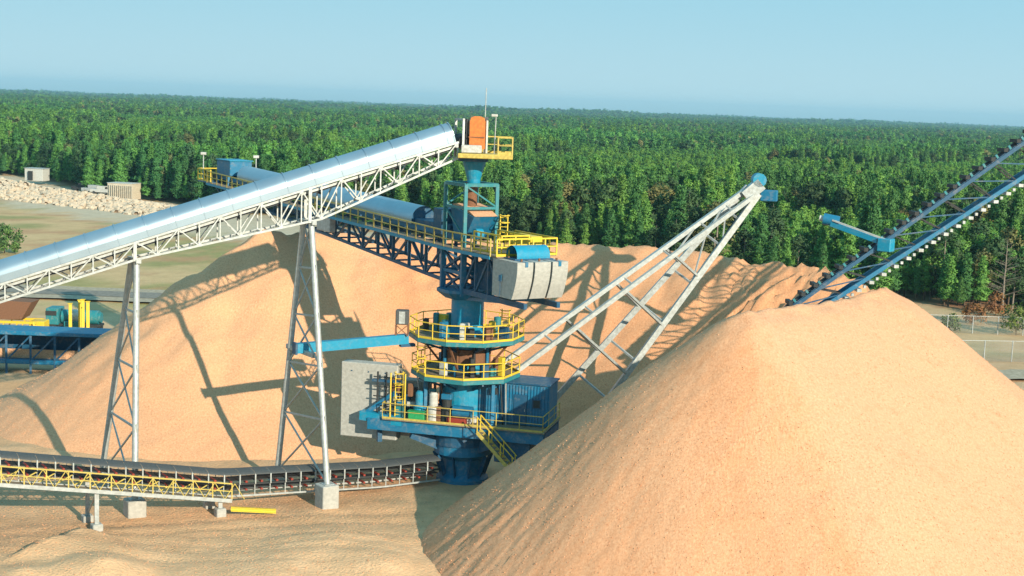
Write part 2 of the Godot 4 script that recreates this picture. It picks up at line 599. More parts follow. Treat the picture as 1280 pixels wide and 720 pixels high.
func front_color(x: float, d: float) -> Color:
	var ax: float = x - FRONT[4][0]
	var ad: float = d - FRONT[4][1]
	var fresh := smoothstep(-0.6, 2.0, ax + ad * 0.28 + n1.get_noise_2d(x * 2.0, d * 2.0) * 3.0)
	var a := n2.get_noise_2d(x * 0.7, d * 0.7)
	var ang := atan2(ad, ax)
	var streak := n2.get_noise_2d(ang * 140.0, Vector2(ax, ad).length() * 0.35)
	var fine := n3.get_noise_2d(x * 0.8, d * 0.8)
	var col := Color(1.02, 0.96, 0.90).lerp(Color(0.98, 0.87, 0.76), clampf(0.3 + a * 0.8 + streak * 0.9, 0, 1))
	col = col.lerp(Color(1.0, 1.0, 0.99), fresh * 0.9)
	return col.lerp(Color(0.80, 0.64, 0.50), clampf(fine * 0.8 + streak * 0.5 - 0.25, 0, 0.35))

func piles() -> void:
	var o: MeshInstance3D = field("wood_chip_pile", -50.0, 50.0, 86.0, 146.0, 0.42, rear_height, rear_color)
	tag(o, "long curved ridge of orange wood chips behind the blue stacker", "wood chips")
	loose(o, 26000, -40.0, 30.0, 88.0, 122.0, rear_height)
	o = field("wood_chip_pile_001", -12.0, 52.0, 54.0, 116.0, 0.3, front_height, front_color)
	tag(o, "big pale wood chip cone in front, with the scraper boom digging into its top", "wood chips")
	loose(o, 30000, -8.0, 42.0, 58.0, 96.0, front_height)

# chips and clods lying loose on a pile
func loose(pile: MeshInstance3D, n: int, x0: float, x1: float, d0: float, d1: float, fn: Callable) -> void:
	var st := SurfaceTool.new()
	st.begin(Mesh.PRIMITIVE_TRIANGLES)
	st.set_smooth_group(-1)
	var v := [Vector3(1, 0, 0.2), Vector3(-0.1, 0.1, 0.8), Vector3(-0.9, -0.1, -0.1), Vector3(0.1, 0, -0.7), Vector3(0.1, 0.55, 0), Vector3(0, -0.5, 0.1)]
	for k in 4:
		for w in [v[k], v[4], v[(k + 1) % 4], v[k], v[(k + 1) % 4], v[5]]: st.add_vertex(w)
	st.generate_normals()
	var mm := MultiMesh.new()
	mm.transform_format = MultiMesh.TRANSFORM_3D
	mm.use_colors = true
	mm.mesh = st.commit()
	var xs := []
	var tries := 0
	while xs.size() < n and tries < n * 6:
		tries += 1
		var x := rng.randf_range(x0, x1)
		var d := rng.randf_range(d0, d1)
		var h: float = fn.call(x, d)
		if h < -0.2 or rng.randf() * 15.0 < h: continue
		var s := 0.02 + 0.045 * pow(rng.randf(), 3.0)
		xs.append(Transform3D(Basis.from_euler(Vector3(rng.randf() * 0.9, rng.randf() * TAU, rng.randf() * 0.9)).scaled(Vector3(s, s, s)), P(x, d, h + s * 0.1)))
	mm.instance_count = xs.size()
	for k in xs.size():
		mm.set_instance_transform(k, xs[k])
		var g := rng.randf_range(0.85, 1.08)
		mm.set_instance_color(k, Color(g, g * 0.97, g * 0.93))
	var o := MultiMeshInstance3D.new()
	o.name = "loose_chips"
	o.multimesh = mm
	o.material_override = M.chips
	pile.add_child(o)
	o.set_meta("kind", "stuff")

# ---------------------------------------------------------------- forest
func leaf_tri(st: SurfaceTool, c: Vector3, s: float, col: Color, out: Vector3, droop := 0.0, wide := 0.5) -> void:
	var a := Vector3(rng.randfn(), rng.randfn() - droop, rng.randfn()).normalized()
	var b := a.cross(Vector3(rng.randfn(), rng.randfn(), rng.randfn())).normalized()
	var p := [c + a * s, c - a * s * 0.5 + b * s * wide, c - a * s * 0.5 - b * s * wide]
	var g: Vector3 = (p[2] - p[0]).cross(p[1] - p[0]).normalized()
	if g.dot(out) < 0.0:
		g = -g
		var t: Vector3 = p[1]
		p[1] = p[2]
		p[2] = t
	var n := (g * 0.45 + out * 0.75).normalized()
	for v in p:
		st.set_color(col)
		st.set_normal(n)
		st.add_vertex(v)

func pine_crown(h: float, r: float, clumps: int, per: int, size: float, lo: Color, hi: Color, from := 0.28) -> ArrayMesh:
	var st := SurfaceTool.new()
	st.begin(Mesh.PRIMITIVE_TRIANGLES)
	var whorls := int(max(6.0, clumps / 9.0))
	for k in clumps:
		var t := sqrt(rng.randf()) if rng.randf() < 0.35 else rng.randf()
		t = 1.0 - t
		t = roundf(t * whorls) / whorls + rng.randfn() * 0.012
		t = clampf(t, 0.0, 1.0)
		var y := lerpf(h * from, h * 0.985, t)
		var env := r * pow(1.0 - t, 0.92) * (0.8 + 0.3 * sin(t * 29.0 + h * 5.0)) * (0.7 + 0.3 * smoothstep(0.0, 0.15, t)) + 0.10
		var a := roundf(rng.randf() * 5.0) / 5.0 * TAU + t * 9.0 + rng.randfn() * 0.25
		var q := pow(rng.randf(), 0.45)
		var c := Vector3(cos(a) * env * q, y + q * env * 0.22, sin(a) * env * q)
		var col := lo.lerp(hi, clampf(0.5 + rng.randfn() * 0.3, 0, 1))
		for i in per:
			leaf_tri(st, c + Vector3(rng.randfn(), rng.randfn() * 0.7, rng.randfn()) * size * 0.75, size * rng.randf_range(0.7, 1.4), col, Vector3(cos(a), 0.45 + 0.3 * t, sin(a)).normalized(), -0.9, 0.36)
	return st.commit()

func broad_crown(h: float, r: float, lobes: int, per: int, size: float, lo: Color, hi: Color) -> ArrayMesh:
	var st := SurfaceTool.new()
	st.begin(Mesh.PRIMITIVE_TRIANGLES)
	for k in lobes:
		var t := rng.randf()
		var y := lerpf(h * 0.32, h * 0.92, t)
		var env := r * sin(PI * clampf(0.22 + t * 0.72, 0, 1)) * rng.randf_range(0.5, 1.0)
		var a := rng.randf() * TAU
		var c := Vector3(cos(a) * env, y, sin(a) * env)
		var lr := r * rng.randf_range(0.22, 0.42)
		var col := lo.lerp(hi, clampf(0.5 + rng.randfn() * 0.3, 0, 1))
		for i in per:
			var dvec := Vector3(rng.randfn(), rng.randfn(), rng.randfn()).normalized() * lr * pow(rng.randf(), 0.4)
			leaf_tri(st, c + dvec, size * rng.randf_range(0.6, 1.3), col, (dvec.normalized() + c.normalized() * 0.2 + Vector3(cos(a), 0.3, sin(a)) * 0.8).normalized())
	return st.commit()

func trunk_mesh(h: float, r: float, limbs: int, reach: float) -> ArrayMesh:
	var st := SurfaceTool.new()
	st.begin(Mesh.PRIMITIVE_TRIANGLES)
	taper(st, Vector3.ZERO, Vector3(rng.randfn() * 0.12, h * 0.5, rng.randfn() * 0.12), r, r * 0.62, 7)
	taper(st, Vector3(0, h * 0.5, 0), Vector3(0, h * 0.96, 0), r * 0.62, r * 0.12, 6)
	for k in limbs:
		var t := rng.randf_range(0.2, 0.92)
		var a := rng.randf() * TAU
		var l := reach * (1.1 - t)
		taper(st, Vector3(0, h * t, 0), Vector3(cos(a) * l, h * t + l * 0.35, sin(a) * l), r * 0.22 * (1.2 - t), 0.012, 4)
	st.generate_normals()
	return st.commit()

func taper(st: SurfaceTool, a: Vector3, b: Vector3, ra: float, rb: float, seg: int) -> void:
	var f := frame(a, b)
	for k in seg:
		var p := TAU * k / seg
		var q := TAU * (k + 1) / seg
		var u := f.x * cos(p) + f.y * sin(p)
		var v := f.x * cos(q) + f.y * sin(q)
		for w in [a + u * ra, b + v * rb, a + v * ra, a + u * ra, b + u * rb, b + v * rb]: st.add_vertex(w)

func forest() -> void:
	var kinds := [
		{"called": "pine_tree", "label": "bright green young pine in the plantation beyond the chip piles", "group": "bright young plantation pines", "crowns": [], "trunks": [], "lo": Color(0.08, 0.21, 0.04), "hi": Color(0.20, 0.39, 0.07)},
		{"called": "pine_tree", "label": "deep green pine among the brighter plantation pines", "group": "deep green plantation pines", "crowns": [], "trunks": [], "lo": Color(0.04, 0.14, 0.04), "hi": Color(0.10, 0.24, 0.055)},
		{"called": "broadleaf_tree", "label": "olive brown broadleaf tree among the plantation pines", "group": "olive brown broadleaf trees", "crowns": [], "trunks": [], "lo": Color(0.12, 0.135, 0.045), "hi": Color(0.22, 0.20, 0.07)},
		{"called": "broadleaf_tree", "label": "round dark green broadleaf tree standing among the pines", "group": "round dark green broadleaf trees", "crowns": [], "trunks": [], "lo": Color(0.025, 0.07, 0.025), "hi": Color(0.07, 0.13, 0.04)},
	]
	var fars := []
	for k in 4:
		var kd: Dictionary = kinds[k]
		var far_set := []
		for v in (4 if k < 2 else 3):
			var h := 13.0 + v * 0.6
			if k < 2:
				kd.crowns.append(pine_crown(h, 1.95 + 0.25 * (v % 3), 450, 9, 0.29, kd.lo, kd.hi, 0.14 + 0.05 * v))
				far_set.append(pine_crown(h, 2.2, 105, 6, 0.5, kd.lo, kd.hi, 0.1))
			else:
				kd.crowns.append(broad_crown(h * 0.95, 2.5, 46, 30, 0.34, kd.lo, kd.hi))
				far_set.append(broad_crown(h * 0.95, 2.7, 26, 10, 0.8, kd.lo, kd.hi))
			kd.trunks.append(trunk_mesh(h, 0.17, 16, 2.0))
		fars.append(far_set)
	# places on a jittered grid, wider spaced far away
	var mids := {}
	var near := []
	var trees := 0
	var d := 172.0
	var sp := 4.0
	while d < 9800.0:
		sp = 2.35 if d < 450.0 else 2.35 + (d - 450.0) * 0.0037
		var half := d * 0.42 + 26.0
		var x := -half + rng.randf() * sp
		while x < half:
			var px := x + rng.randf_range(-0.42, 0.42) * sp
			var pd := d + rng.randf_range(-0.42, 0.42) * sp
			x += sp
			if pd < forest_edge(px): continue
			var stand := n1.get_noise_2d(px * 0.22, pd * 0.13)
			var gap := n1.get_noise_2d(px * 0.6 + 900.0, pd * 0.6)
			if gap > 0.5 and pd < 900.0: continue
			# narrow fire breaks between the stands
			if absf(pd - 640.0 - px * 0.05) < 7.0 or absf(pd - 1150.0 + px * 0.1) < 14.0: continue
			var mature := stand > 0.12 or pd - forest_edge(px) < 16.0 and rng.randf() < 0.5
			var u := rng.randf()
			var k := 0
			if mature: k = 0 if u < 0.26 else (1 if u < 0.62 else (2 if u < 0.70 else 3))
			else: k = 0 if u < 0.66 else (1 if u < 0.90 else (2 if u < 0.925 else 3))
			var s := rng.randf_range(0.62, 1.12) * (0.9 if mature else 0.62) * (1.0 + clampf((pd - 1800.0) / 2000.0, 0, 1.0) * maxf(0.0, n1.get_noise_2d(px * 0.05, pd * 0.02) * 1.3))
			if pd - forest_edge(px) < 8.0: s *= rng.randf_range(0.6, 1.0)
			var wide := rng.randf_range(1.0, 1.3) * (1.0 if mature else 1.32) * (1.0 + clampf((pd - 900.0) / 1600.0, 0.0, 1.6))
			var tint := 1.0 + rng.randfn() * 0.13 
			var v := rng.randi() % (4 if k < 2 else 3)
			var xf := Transform3D(Basis(Vector3.UP, rng.randf() * TAU).scaled(Vector3(s * wide, s, s * wide)), P(px, pd, ground_height(px, pd)))
			trees += 1
			if pd < 460.0 and in_view(px, pd): near.append([pd, k, v, xf, tint])
			else:
				var key := "%d %d %d" % [k, v, 0 if pd < 620.0 else 1]
				if not mids.has(key): mids[key] = []
				mids[key].append([xf, tint])
		d += sp * 0.9
	var ex := -170.0
	while ex < 125.0:
		ex += rng.randf_range(0.7, 2.2)
		var ed := forest_edge(ex) + rng.randf_range(-2.0, 5.0)
		var k := 0 if rng.randf() < 0.6 else (1 if rng.randf() < 0.6 else 3)
		var s := rng.randf_range(0.28, 0.8)
		var xf := Transform3D(Basis(Vector3.UP, rng.randf() * TAU).scaled(Vector3(s * 1.35, s, s * 1.35)), P(ex, ed, ground_height(ex, ed)))
		var v := rng.randi() % 3
		if in_view(ex, ed) and s > 0.4: near.append([ed, k, v, xf, 1.0])
		else:
			var key := "%d %d 0" % [k, v]
			if not mids.has(key): mids[key] = []
			mids[key].append([xf, 1.0])
	near.sort_custom(func(p, q): return p[0] < q[0])
	for i in near.size():
		var t: Array = near[i]
		if i < 320:
			single_tree(kinds[t[1]], t[2], t[3])
		else:
			var key := "%d %d 0" % [t[1], t[2]]
			if not mids.has(key): mids[key] = []
			mids[key].append([t[3], t[4]])
	var first := true
	var stuff_names := ["bright pine forest", "deep green pine forest", "olive brown broadleaf wood", "dark broadleaf wood"]
	for key in mids:
		var kk: PackedStringArray = key.split(" ")
		var k := int(kk[0])
		var v := int(kk[1])
		var mm := MultiMesh.new()
		mm.transform_format = MultiMesh.TRANSFORM_3D
		mm.use_colors = true
		mm.mesh = kinds[k].crowns[v] if kk[2] == "0" else fars[k][v]
		mm.instance_count = mids[key].size()
		for i in mids[key].size():
			mm.set_instance_transform(i, mids[key][i][0])
			var tt: float = mids[key][i][1]
			var hue := n1.get_noise_2d(mids[key][i][0].origin.x * 0.05 + 40.0, mids[key][i][0].origin.z * 0.16)
			mm.set_instance_color(i, Color(tt * (1.0 + hue * 0.4), tt, tt * (1.0 - hue * 0.3)))
		var o := MultiMeshInstance3D.new()
		o.name = numbered("forest")
		o.multimesh = mm
		o.material_override = M.foliage
		add_child(o)
		tag(o, "%s stretching from the chip yard to the horizon" % stuff_names[k], "forest", "forest to the horizon", "stuff")
	print("trees ", trees, " near ", near.size())

# whether a tree there would show between the chip ridges and the frame
func in_view(x: float, d: float) -> bool:
	var ratio := x / d
	if absf(ratio) > 0.37: return false
	# hidden behind the ridge crests if its top stays under the line of sight over them
	var top := 12.0
	var line := 25.0 - (25.0 - 13.3) * d / 118.0
	if ratio > -0.17 and ratio < 0.24 and top < line + 1.5: return false
	return true

func single_tree(kd: Dictionary, v: int, xf: Transform3D) -> void:
	var t := thing(kd.called, kd.label, "tree", xf.origin, kd.group)
	part(t, "trunk", kd.trunks[v], M.bark if kd.called == "pine_tree" else M.grey_bark, xf)
	part(t, "crown", kd.crowns[v], M.foliage, xf)

# ---------------------------------------------------------------- overhead conveyor
const OV := Vector3(0.9499, 0, -0.3125)   # plan direction of the conveyor
func ov_d(x: float) -> float: return 91.5 + 0.329 * (x + 2.9)
func ov_top(x: float) -> Vector3: return P(x, ov_d(x), 22.7 + 0.344 * (x + 3.7))
func ov_depth(x: float) -> float:
	if x < -22.8: return 1.05
	if x < -12.3: return lerpf(1.05, 2.15, (x + 22.8) / 10.5)
	return lerpf(2.15, 1.0, clampf((x + 12.3) / 8.4, 0, 1))

func hood_mesh(l: float, r: float, skirt: float) -> ArrayMesh:
	var st := SurfaceTool.new()
	st.begin(Mesh.PRIMITIVE_TRIANGLES)
	var prof := [Vector2(-r, 0), Vector2(-r, skirt)]
	for i in range(1, 16): prof.append(Vector2(-cos(PI * i / 16.0) * r, skirt + sin(PI * i / 16.0) * r))
	prof += [Vector2(r, skirt), Vector2(r, 0)]
	for i in prof.size() - 1:
		st.set_smooth_group(0 if i > 0 and i < prof.size() - 2 else 1)
		var n := 3
		for k in n:
			var z0 := l * (float(k) / n - 0.5)
			var z1 := l * (float(k + 1) / n - 0.5)
			var a := Vector3(prof[i].x, prof[i].y, z0)
			var b := Vector3(prof[i + 1].x, prof[i + 1].y, z0)
			var c := Vector3(prof[i + 1].x, prof[i + 1].y, z1)
			var e := Vector3(prof[i].x, prof[i].y, z1)
			for v in [a, b, c, a, c, e]: st.add_vertex(v)
	st.generate_normals()
	return st.commit()

func overhead_conveyor() -> void:
	var t := thing("overhead_conveyor", "long silver hooded conveyor rising on a steel truss to the column head", "conveyor", P(-43, ov_d(-43), 7.3))
	var side := Vector3(-OV.z, 0, OV.x) # towards the camera
	side = side * signf(side.z)
	var x := -43.0
	var dx := 1.18
	var hood := hood_mesh(1.0, 0.82, 0.42)
	var rib := hood_mesh(0.07, 0.85, 0.45)
	var i := 0
	var x_end := -4.0
	while x < x_end - 0.01:
		var x2: float = min(x + dx, x_end)
		var a := ov_top(x)
		var b := ov_top(x2)
		for s in [-1.0, 1.0]:
			var o: Vector3 = side * 0.8 * s
			var da := Vector3(0, -ov_depth(x), 0)
			var db := Vector3(0, -ov_depth(x2), 0)
			bar(t, "top_chord", a + o, b + o, 0.13, 0.13, M.galv)
			bar(t, "bottom_chord", a + o + da, b + o + db, 0.13, 0.13, M.galv)
			bar(t, "web_post", a + o, a + o + da, 0.075, 0.075, M.galv)
			if i % 2 == 0: bar(t, "web_diagonal", a + o + da, b + o, 0.075, 0.075, M.galv)
			else: bar(t, "web_diagonal", a + o, b + o + db, 0.075, 0.075, M.galv)
		bar(t, "cross_tie", a + side * 0.8 + Vector3(0, -ov_depth(x), 0), a - side * 0.8 + Vector3(0, -ov_depth(x), 0), 0.07, 0.07, M.galv)
		bar(t, "belt_stringer", a + Vector3(0, -0.25, 0) + side * 0.45, b + Vector3(0, -0.25, 0) + side * 0.45, 0.06, 0.16, M.galv)
		if i % 2 == 0:
			pipe(t, "return_idler", a + side * 0.6 + Vector3(0, -0.55, 0), a - side * 0.6 + Vector3(0, -0.55, 0), 0.09, M.dark)
		bar(t, "cross_brace", a + side * 0.8 + Vector3(0, -ov_depth(x), 0), b - side * 0.8 + Vector3(0, -ov_depth(x2), 0), 0.06, 0.06, M.galv)
		x = x2
		i += 1
	# belt under the hood, hood sheets of three metres with raised seams
	bar(t, "belt", ov_top(-43) + Vector3(0, -0.05, 0), ov_top(x_end) + Vector3(0, -0.05, 0), 1.1, 0.04, M.rubber)
	bar(t, "return_belt", ov_top(-43) + Vector3(0, -0.42, 0), ov_top(x_end) + Vector3(0, -0.42, 0), 1.0, 0.03, M.rubber)
	x = -43.0
	while x < x_end - 0.5:
		var x2: float = min(x + 1.6, x_end - 0.2)
		var a := ov_top(x) + Vector3(0, 0.08, 0)
		var b := ov_top(x2) + Vector3(0, 0.08, 0)
		var f := frame(a, b)
		part(t, "hood_sheet", hood, M.hood, Transform3D(Basis(f.x, f.y, f.z * a.distance_to(b)), (a + b) * 0.5))
		part(t, "hood_seam", rib, M.hood, Transform3D(f, b))
		x = x2
	# head: pulley, orange drive cover, yellow platform, lamp and aerial
	var h := P(-3.0, 91.5, 22.0)
	pipe(t, "head_pulley", P(-3.5, 91.4, 22.65) + side * 0.8, P(-3.5, 91.4, 22.65) - side * 0.8, 0.5, M.dark)
	for s in [-1.0, 1.0]:
		bar(t, "head_post", P(-3.75, ov_d(-3.75), 21.6) + side * 0.9 * s, P(-3.75, ov_d(-3.75), 24.1) + side * 0.9 * s, 0.14, 0.14, M.galv)
	bar(t, "head_beam", P(-3.75, ov_d(-3.75), 24.05) + side * 0.9, P(-3.75, ov_d(-3.75), 24.05) - side * 0.9, 0.12, 0.12, M.galv)
	var prof := PackedVector2Array([Vector2(-0.5, 0), Vector2(0.5, 0), Vector2(0.5, 1.75), Vector2(0.42, 1.98), Vector2(0.2, 2.08), Vector2(-0.2, 2.08), Vector2(-0.42, 1.98), Vector2(-0.5, 1.75)])
	var cov := part(t, "drive_cover", plate(prof, 1.1), M.orange, Transform3D(Basis(Vector3.UP, 0.1), P(-2.62, 90.9, 22.2)))
	bar(cov, "cover_band", P(-3.14, 90.32, 22.95), P(-2.1, 90.32, 22.95), 0.03, 0.06, M.rust)
	bar(t, "drive_frame", P(-2.0, 90.6, 21.95), P(-2.0, 90.6, 24.25), 0.12, 0.3, M.white)
	bar(t, "drive_frame", P(-3.3, 90.8, 21.95), P(-3.3, 90.8, 24.1), 0.16, 0.5, M.dark)
	block(t, "gearbox", P(-2.9, 90.0, 21.95), Vector3.RIGHT, 1.3, 0.5, 0.5, M.white)
	block(t, "head_deck", P(-2.0, 90.9, 21.62), Vector3.RIGHT, 3.5, 2.6, 0.3, M.pale_yellow)
	block(t, "head_housing", P(-2.8, 91.6, 21.36), Vector3.RIGHT, 1.9, 1.5, 0.25, M.navy)
	rail(t, [P(-1.2, 89.7, 21.92), P(-0.3, 89.7, 21.92), P(-0.3, 92.1, 21.92), P(-3.2, 92.1, 21.92)], M.pale_yellow, 0.9, 1.07, true, 0.07)
	pipe(t, "aerial", P(-2.15, 91.2, 21.9), P(-2.1, 91.2, 26.1), 0.03, M.galv)
	pipe(t, "lamp_pole", P(-1.45, 90.0, 21.9), P(-1.4, 90.0, 24.4), 0.035, M.galv)
	block(t, "lamp_head", P(-1.5, 90.0, 24.3), Vector3.RIGHT, 0.4, 0.25, 0.16, M.white)
	# blue discharge funnel with its collar
	var fun := lathe([Vector2(0.0, 1.62), Vector2(0.74, 1.62), Vector2(0.74, 1.5), Vector2(0.44, 0.45), Vector2(0.42, 0.0), Vector2(0.0, 0.0)], 20)
	part(t, "discharge_funnel", fun, M.cyan, Transform3D(Basis.IDENTITY, P(-2.75, 92.0, 19.75)))
	h = h

# ---------------------------------------------------------------- trestles
func support_towers() -> void:
	trestle("support_tower", "splayed steel trestle under the hooded conveyor, left of the blue arm", P(-22.0, 81.4, 0.0), P(-25.9, 88.0, 0.0), -23.0, 1.0, 4)
	trestle("support_tower", "splayed steel trestle under the hooded conveyor, carrying the end of the blue arm", P(-10.95, 84.4, 0.0), P(-15.0, 90.3, 0.0), -13.0, 1.5, 5)

func trestle(called: String, label: String, near: Vector3, far: Vector3, cx: float, fh: float, bays: int) -> void:
	var t := thing(called, label, "tower", (near + far) * 0.5, "conveyor trestles")
	var c := ov_top(cx) - Vector3(0, ov_depth(cx) + 0.08, 0)
	var dir := (near - far).normalized()
	var tn := c + dir * 0.55
	var tf := c - dir * 0.55
	var nb := near + Vector3(0, fh, 0)
	var fb := far + Vector3(0, 0.7, 0)
	block(t, "footing", near - Vector3(0, 0.3, 0), dir, 1.15, 1.1, fh + 0.3, M.concrete)
	block(t, "footing", far - Vector3(0, 0.3, 0), dir, 1.1, 1.0, 1.0, M.concrete)
	for p in [[nb, tn], [fb, tf]]:
		pipe(t, "leg", p[0], p[1], 0.19, M.galv)
		block(t, "base_plate", p[0] - Vector3(0, 0.02, 0), dir, 0.65, 0.65, 0.06, M.galv)
	bar(t, "cap_beam", c + dir * 1.0, c - dir * 1.0, 0.3, 0.24, M.galv)
	for i in bays:
		var a := pow(float(i) / bays, 0.88)
		var b := pow(float(i + 1) / bays, 0.88)
		var n0 := nb.lerp(tn, a)
		var n1_ := nb.lerp(tn, b)
		var f0 := fb.lerp(tf, a)
		var f1_ := fb.lerp(tf, b)
		if i > 0: bar(t, "strut", n0, f0, 0.11, 0.11, M.galv)
		bar(t, "cross_brace", n0, f1_, 0.09, 0.09, M.galv)
		bar(t, "cross_brace", f0, n1_, 0.09, 0.09, M.galv)
		for g in [n0, f0]:
			if i > 0: block(t, "gusset_plate", g - Vector3(0, 0.25, 0), dir, 0.5, 0.06, 0.5, M.galv)
	# saddle posts that hold the truss
	var s := Vector3(-OV.z, 0, OV.x)
	for k in [-0.8, 0.8]:
		bar(t, "saddle_post", c + s * k, c + s * k + Vector3(0, ov_depth(cx) + 0.12, 0), 0.2, 0.16, M.galv)

# ---------------------------------------------------------------- column and ring platforms
func centre_column() -> void:
	var t := thing("centre_column", "blue round column with two yellow railed ring platforms", "column", P(CX, CD, 0))
	var at := Transform3D(Basis.IDENTITY, P(CX, CD, 0))
	part(t, "base_drum", lathe([Vector2(0, -0.4), Vector2(1.75, -0.4), Vector2(1.75, 0.2), Vector2(1.35, 0.5), Vector2(1.35, 1.5), Vector2(1.95, 1.9), Vector2(1.95, 3.0), Vector2(0, 3.0)], 28), M.blue, at)
	part(t, "shaft", lathe([Vector2(1.5, 3.0), Vector2(1.5, 7.3), Vector2(1.28, 7.5), Vector2(1.28, 9.6), Vector2(1.5, 9.75), Vector2(1.5, 10.05), Vector2(1.08, 10.3), Vector2(1.08, 12.6), Vector2(0, 12.6)], 28), M.cyan, at)
	part(t, "slew_ring", lathe([Vector2(1.3, 8.0), Vector2(1.5, 8.0), Vector2(1.5, 9.0), Vector2(1.3, 9.0)], 28), M.rust, at)
	for k in 10: # bolted ribs of the base
		var a := TAU * k / 10.0
		bar(t, "base_rib", P(CX + cos(a) * 1.4, CD + sin(a) * 1.4, 0.4), P(CX + cos(a) * 1.9, CD + sin(a) * 1.9, 1.85), 0.08, 0.3, M.navy)
	for p in [[9.85, 3.85, 10], [7.35, 3.65, 8]]:
		var h: float = p[0]
		var r: float = p[1]
		part(t, "ring_deck", lathe([Vector2(1.2, h - 0.26), Vector2(r, h - 0.26), Vector2(r, h), Vector2(1.2, h)], p[2]), M.teal, at)
		part(t, "deck_grating", lathe([Vector2(1.2, h + 0.004), Vector2(r - 0.05, h + 0.004), Vector2(r - 0.05, h + 0.03), Vector2(1.2, h + 0.03)], p[2]), M.grating, at)
		rail(t, ring_pts(CX, CD, h + 0.02, r - 0.06, p[2]), M.yellow, 1.4, 1.07, true, 0.055)
		for k in 8:
			var a := TAU * (k + 0.5) / 8.0
			bar(t, "deck_bracket", P(CX + cos(a) * 1.2, CD + sin(a) * 1.2, h - 1.1), P(CX + cos(a) * (r - 0.4), CD + sin(a) * (r - 0.4), h - 0.34), 0.1, 0.14, M.navy)
	# ladder cages and drive motors on the decks
	ladder(t, P(CX - 2.9, CD - 1.5, 7.4), 2.4, M.yellow)
	ladder(t, P(CX + 2.55, CD - 1.2, 9.9), 1.9, M.yellow)
	for a in [0.3, 2.2, 4.0]:
		var c := P(CX + cos(a) * 2.1, CD + sin(a) * 2.1, 9.88)
		part(t, "slew_motor", lathe([Vector2(0, 0), Vector2(0.34, 0), Vector2(0.34, 0.5), Vector2(0.24, 0.6), Vector2(0.24, 1.1), Vector2(0, 1.15)], 14), M.teal, Transform3D(Basis.IDENTITY, c))
	# boxes, valves and pipes crowding the decks
	for k in 26:
		var a := rng.randf() * TAU
		var lv: float = [7.38, 9.88][k % 2]
		var q := rng.randf_range(1.75, 2.9)
		var c := P(CX + cos(a) * q, CD + sin(a) * q, lv)
		var m: Material = [M.navy, M.rust, M.dark, M.white, M.teal, M.yellow, M.blue][k % 7]
		block(t, "junction_box", c, Vector3(cos(a), 0, -sin(a)), rng.randf_range(0.25, 0.7), rng.randf_range(0.25, 0.6), rng.randf_range(0.4, 1.3), m)
	for k in 9:
		var a := TAU * k / 9.0 + 0.2
		pipe(t, "riser_pipe", P(CX + cos(a) * 1.62, CD + sin(a) * 1.62, 7.38), P(CX + cos(a) * 1.62, CD + sin(a) * 1.62, 9.6), 0.06 + 0.03 * (k % 3), [M.rust, M.dark, M.blue][k % 3])
		if k % 2 == 0: bar(t, "knee_brace", P(CX + cos(a) * 1.4, CD + sin(a) * 1.4, 7.5), P(CX + cos(a) * 3.2, CD + sin(a) * 3.2, 9.55), 0.12, 0.12, M.rust)
	# blue arm to the trestle, grey cabinet on its end frame
	var arm := thing("tie_arm", "slim bright blue horizontal beam between the trestle and the column's upper ring", "beam", P(-13.2, 88.0, 9.3))
	bar(arm, "beam", P(-13.5, 87.6, 9.35), P(-6.75, 91.2, 9.62), 0.5, 0.62, M.cyan)
	bar(arm, "end_plate", P(-13.62, 87.53, 9.35), P(-13.5, 87.6, 9.35), 0.6, 0.75, M.navy)
	bar(arm, "cross_beam", P(-12.2, 86.6, 9.1), P(-14.4, 89.8, 9.1), 0.22, 0.3, M.galv)
	bar(arm, "hanger", P(-7.2, 90.95, 9.2), P(-6.3, 91.4, 9.2), 0.4, 0.2, M.navy)
	var cab := thing("control_cabinet", "grey upright cabinet on a lattice stand at the blue arm's end", "cabinet", P(-7.1, 91.0, 9.9))
	for s in [[-0.4, -0.3], [0.4, -0.3], [0.4, 0.3], [-0.4, 0.3]]:
		bar(cab, "stand_leg", P(-7.1 + s[0], 91.0 + s[1], 9.85), P(-7.1 + s[0], 91.0 + s[1], 10.6), 0.07, 0.07, M.rust)
	bar(cab, "stand_brace", P(-7.5, 90.7, 9.9), P(-6.7, 90.7, 10.6), 0.05, 0.05, M.rust)
	bar(cab, "stand_brace", P(-6.7, 90.7, 9.9), P(-7.5, 90.7, 10.6), 0.05, 0.05, M.rust)
	block(cab, "cabinet_body", P(-7.1, 91.0, 10.6), Vector3.RIGHT, 0.85, 0.65, 0.95, M.rubber)
	block(cab, "cabinet_door", P(-7.1, 90.65, 10.68), Vector3.RIGHT, 0.4, 0.05, 0.8, M.galv)

func ladder(parent: Node3D, base: Vector3, h: float, material: Material) -> void:
	for s in [-0.24, 0.24]:
		bar(parent, "ladder_rail", base + Vector3(s, 0, 0), base + Vector3(s, h, 0), 0.06, 0.06, material)
	var y := 0.3
	while y < h:
		bar(parent, "rung", base + Vector3(-0.24, y, 0), base + Vector3(0.24, y, 0), 0.035, 0.035, material)
		y += 0.3
	for k in [0.45, 0.75, 0.98]:
		var q := base + Vector3(0, h * k, 0)
		var pts := []
		for i in 9:
			var a := PI * i / 8.0
			pts.append(q + Vector3(cos(a) * 0.36, 0, sin(a) * 0.62))
		for i in 8: bar(parent, "cage_hoop", pts[i], pts[i + 1], 0.03, 0.06, material)

# ---------------------------------------------------------------- stacker: mast, boom, counterweight
const BD := Vector3(-0.53, 0, -0.848)  # boom direction, away from the camera
const BN := Vector3(0.848, 0, -0.53)   # across the boom, to the right
func B(r: float, n: float, h: float) -> Vector3:
	return Vector3(CX, h, -CD) + BD * r + BN * n

func boom_h(r: float) -> float: return 15.75 + 0.028 * maxf(r, 0.0)

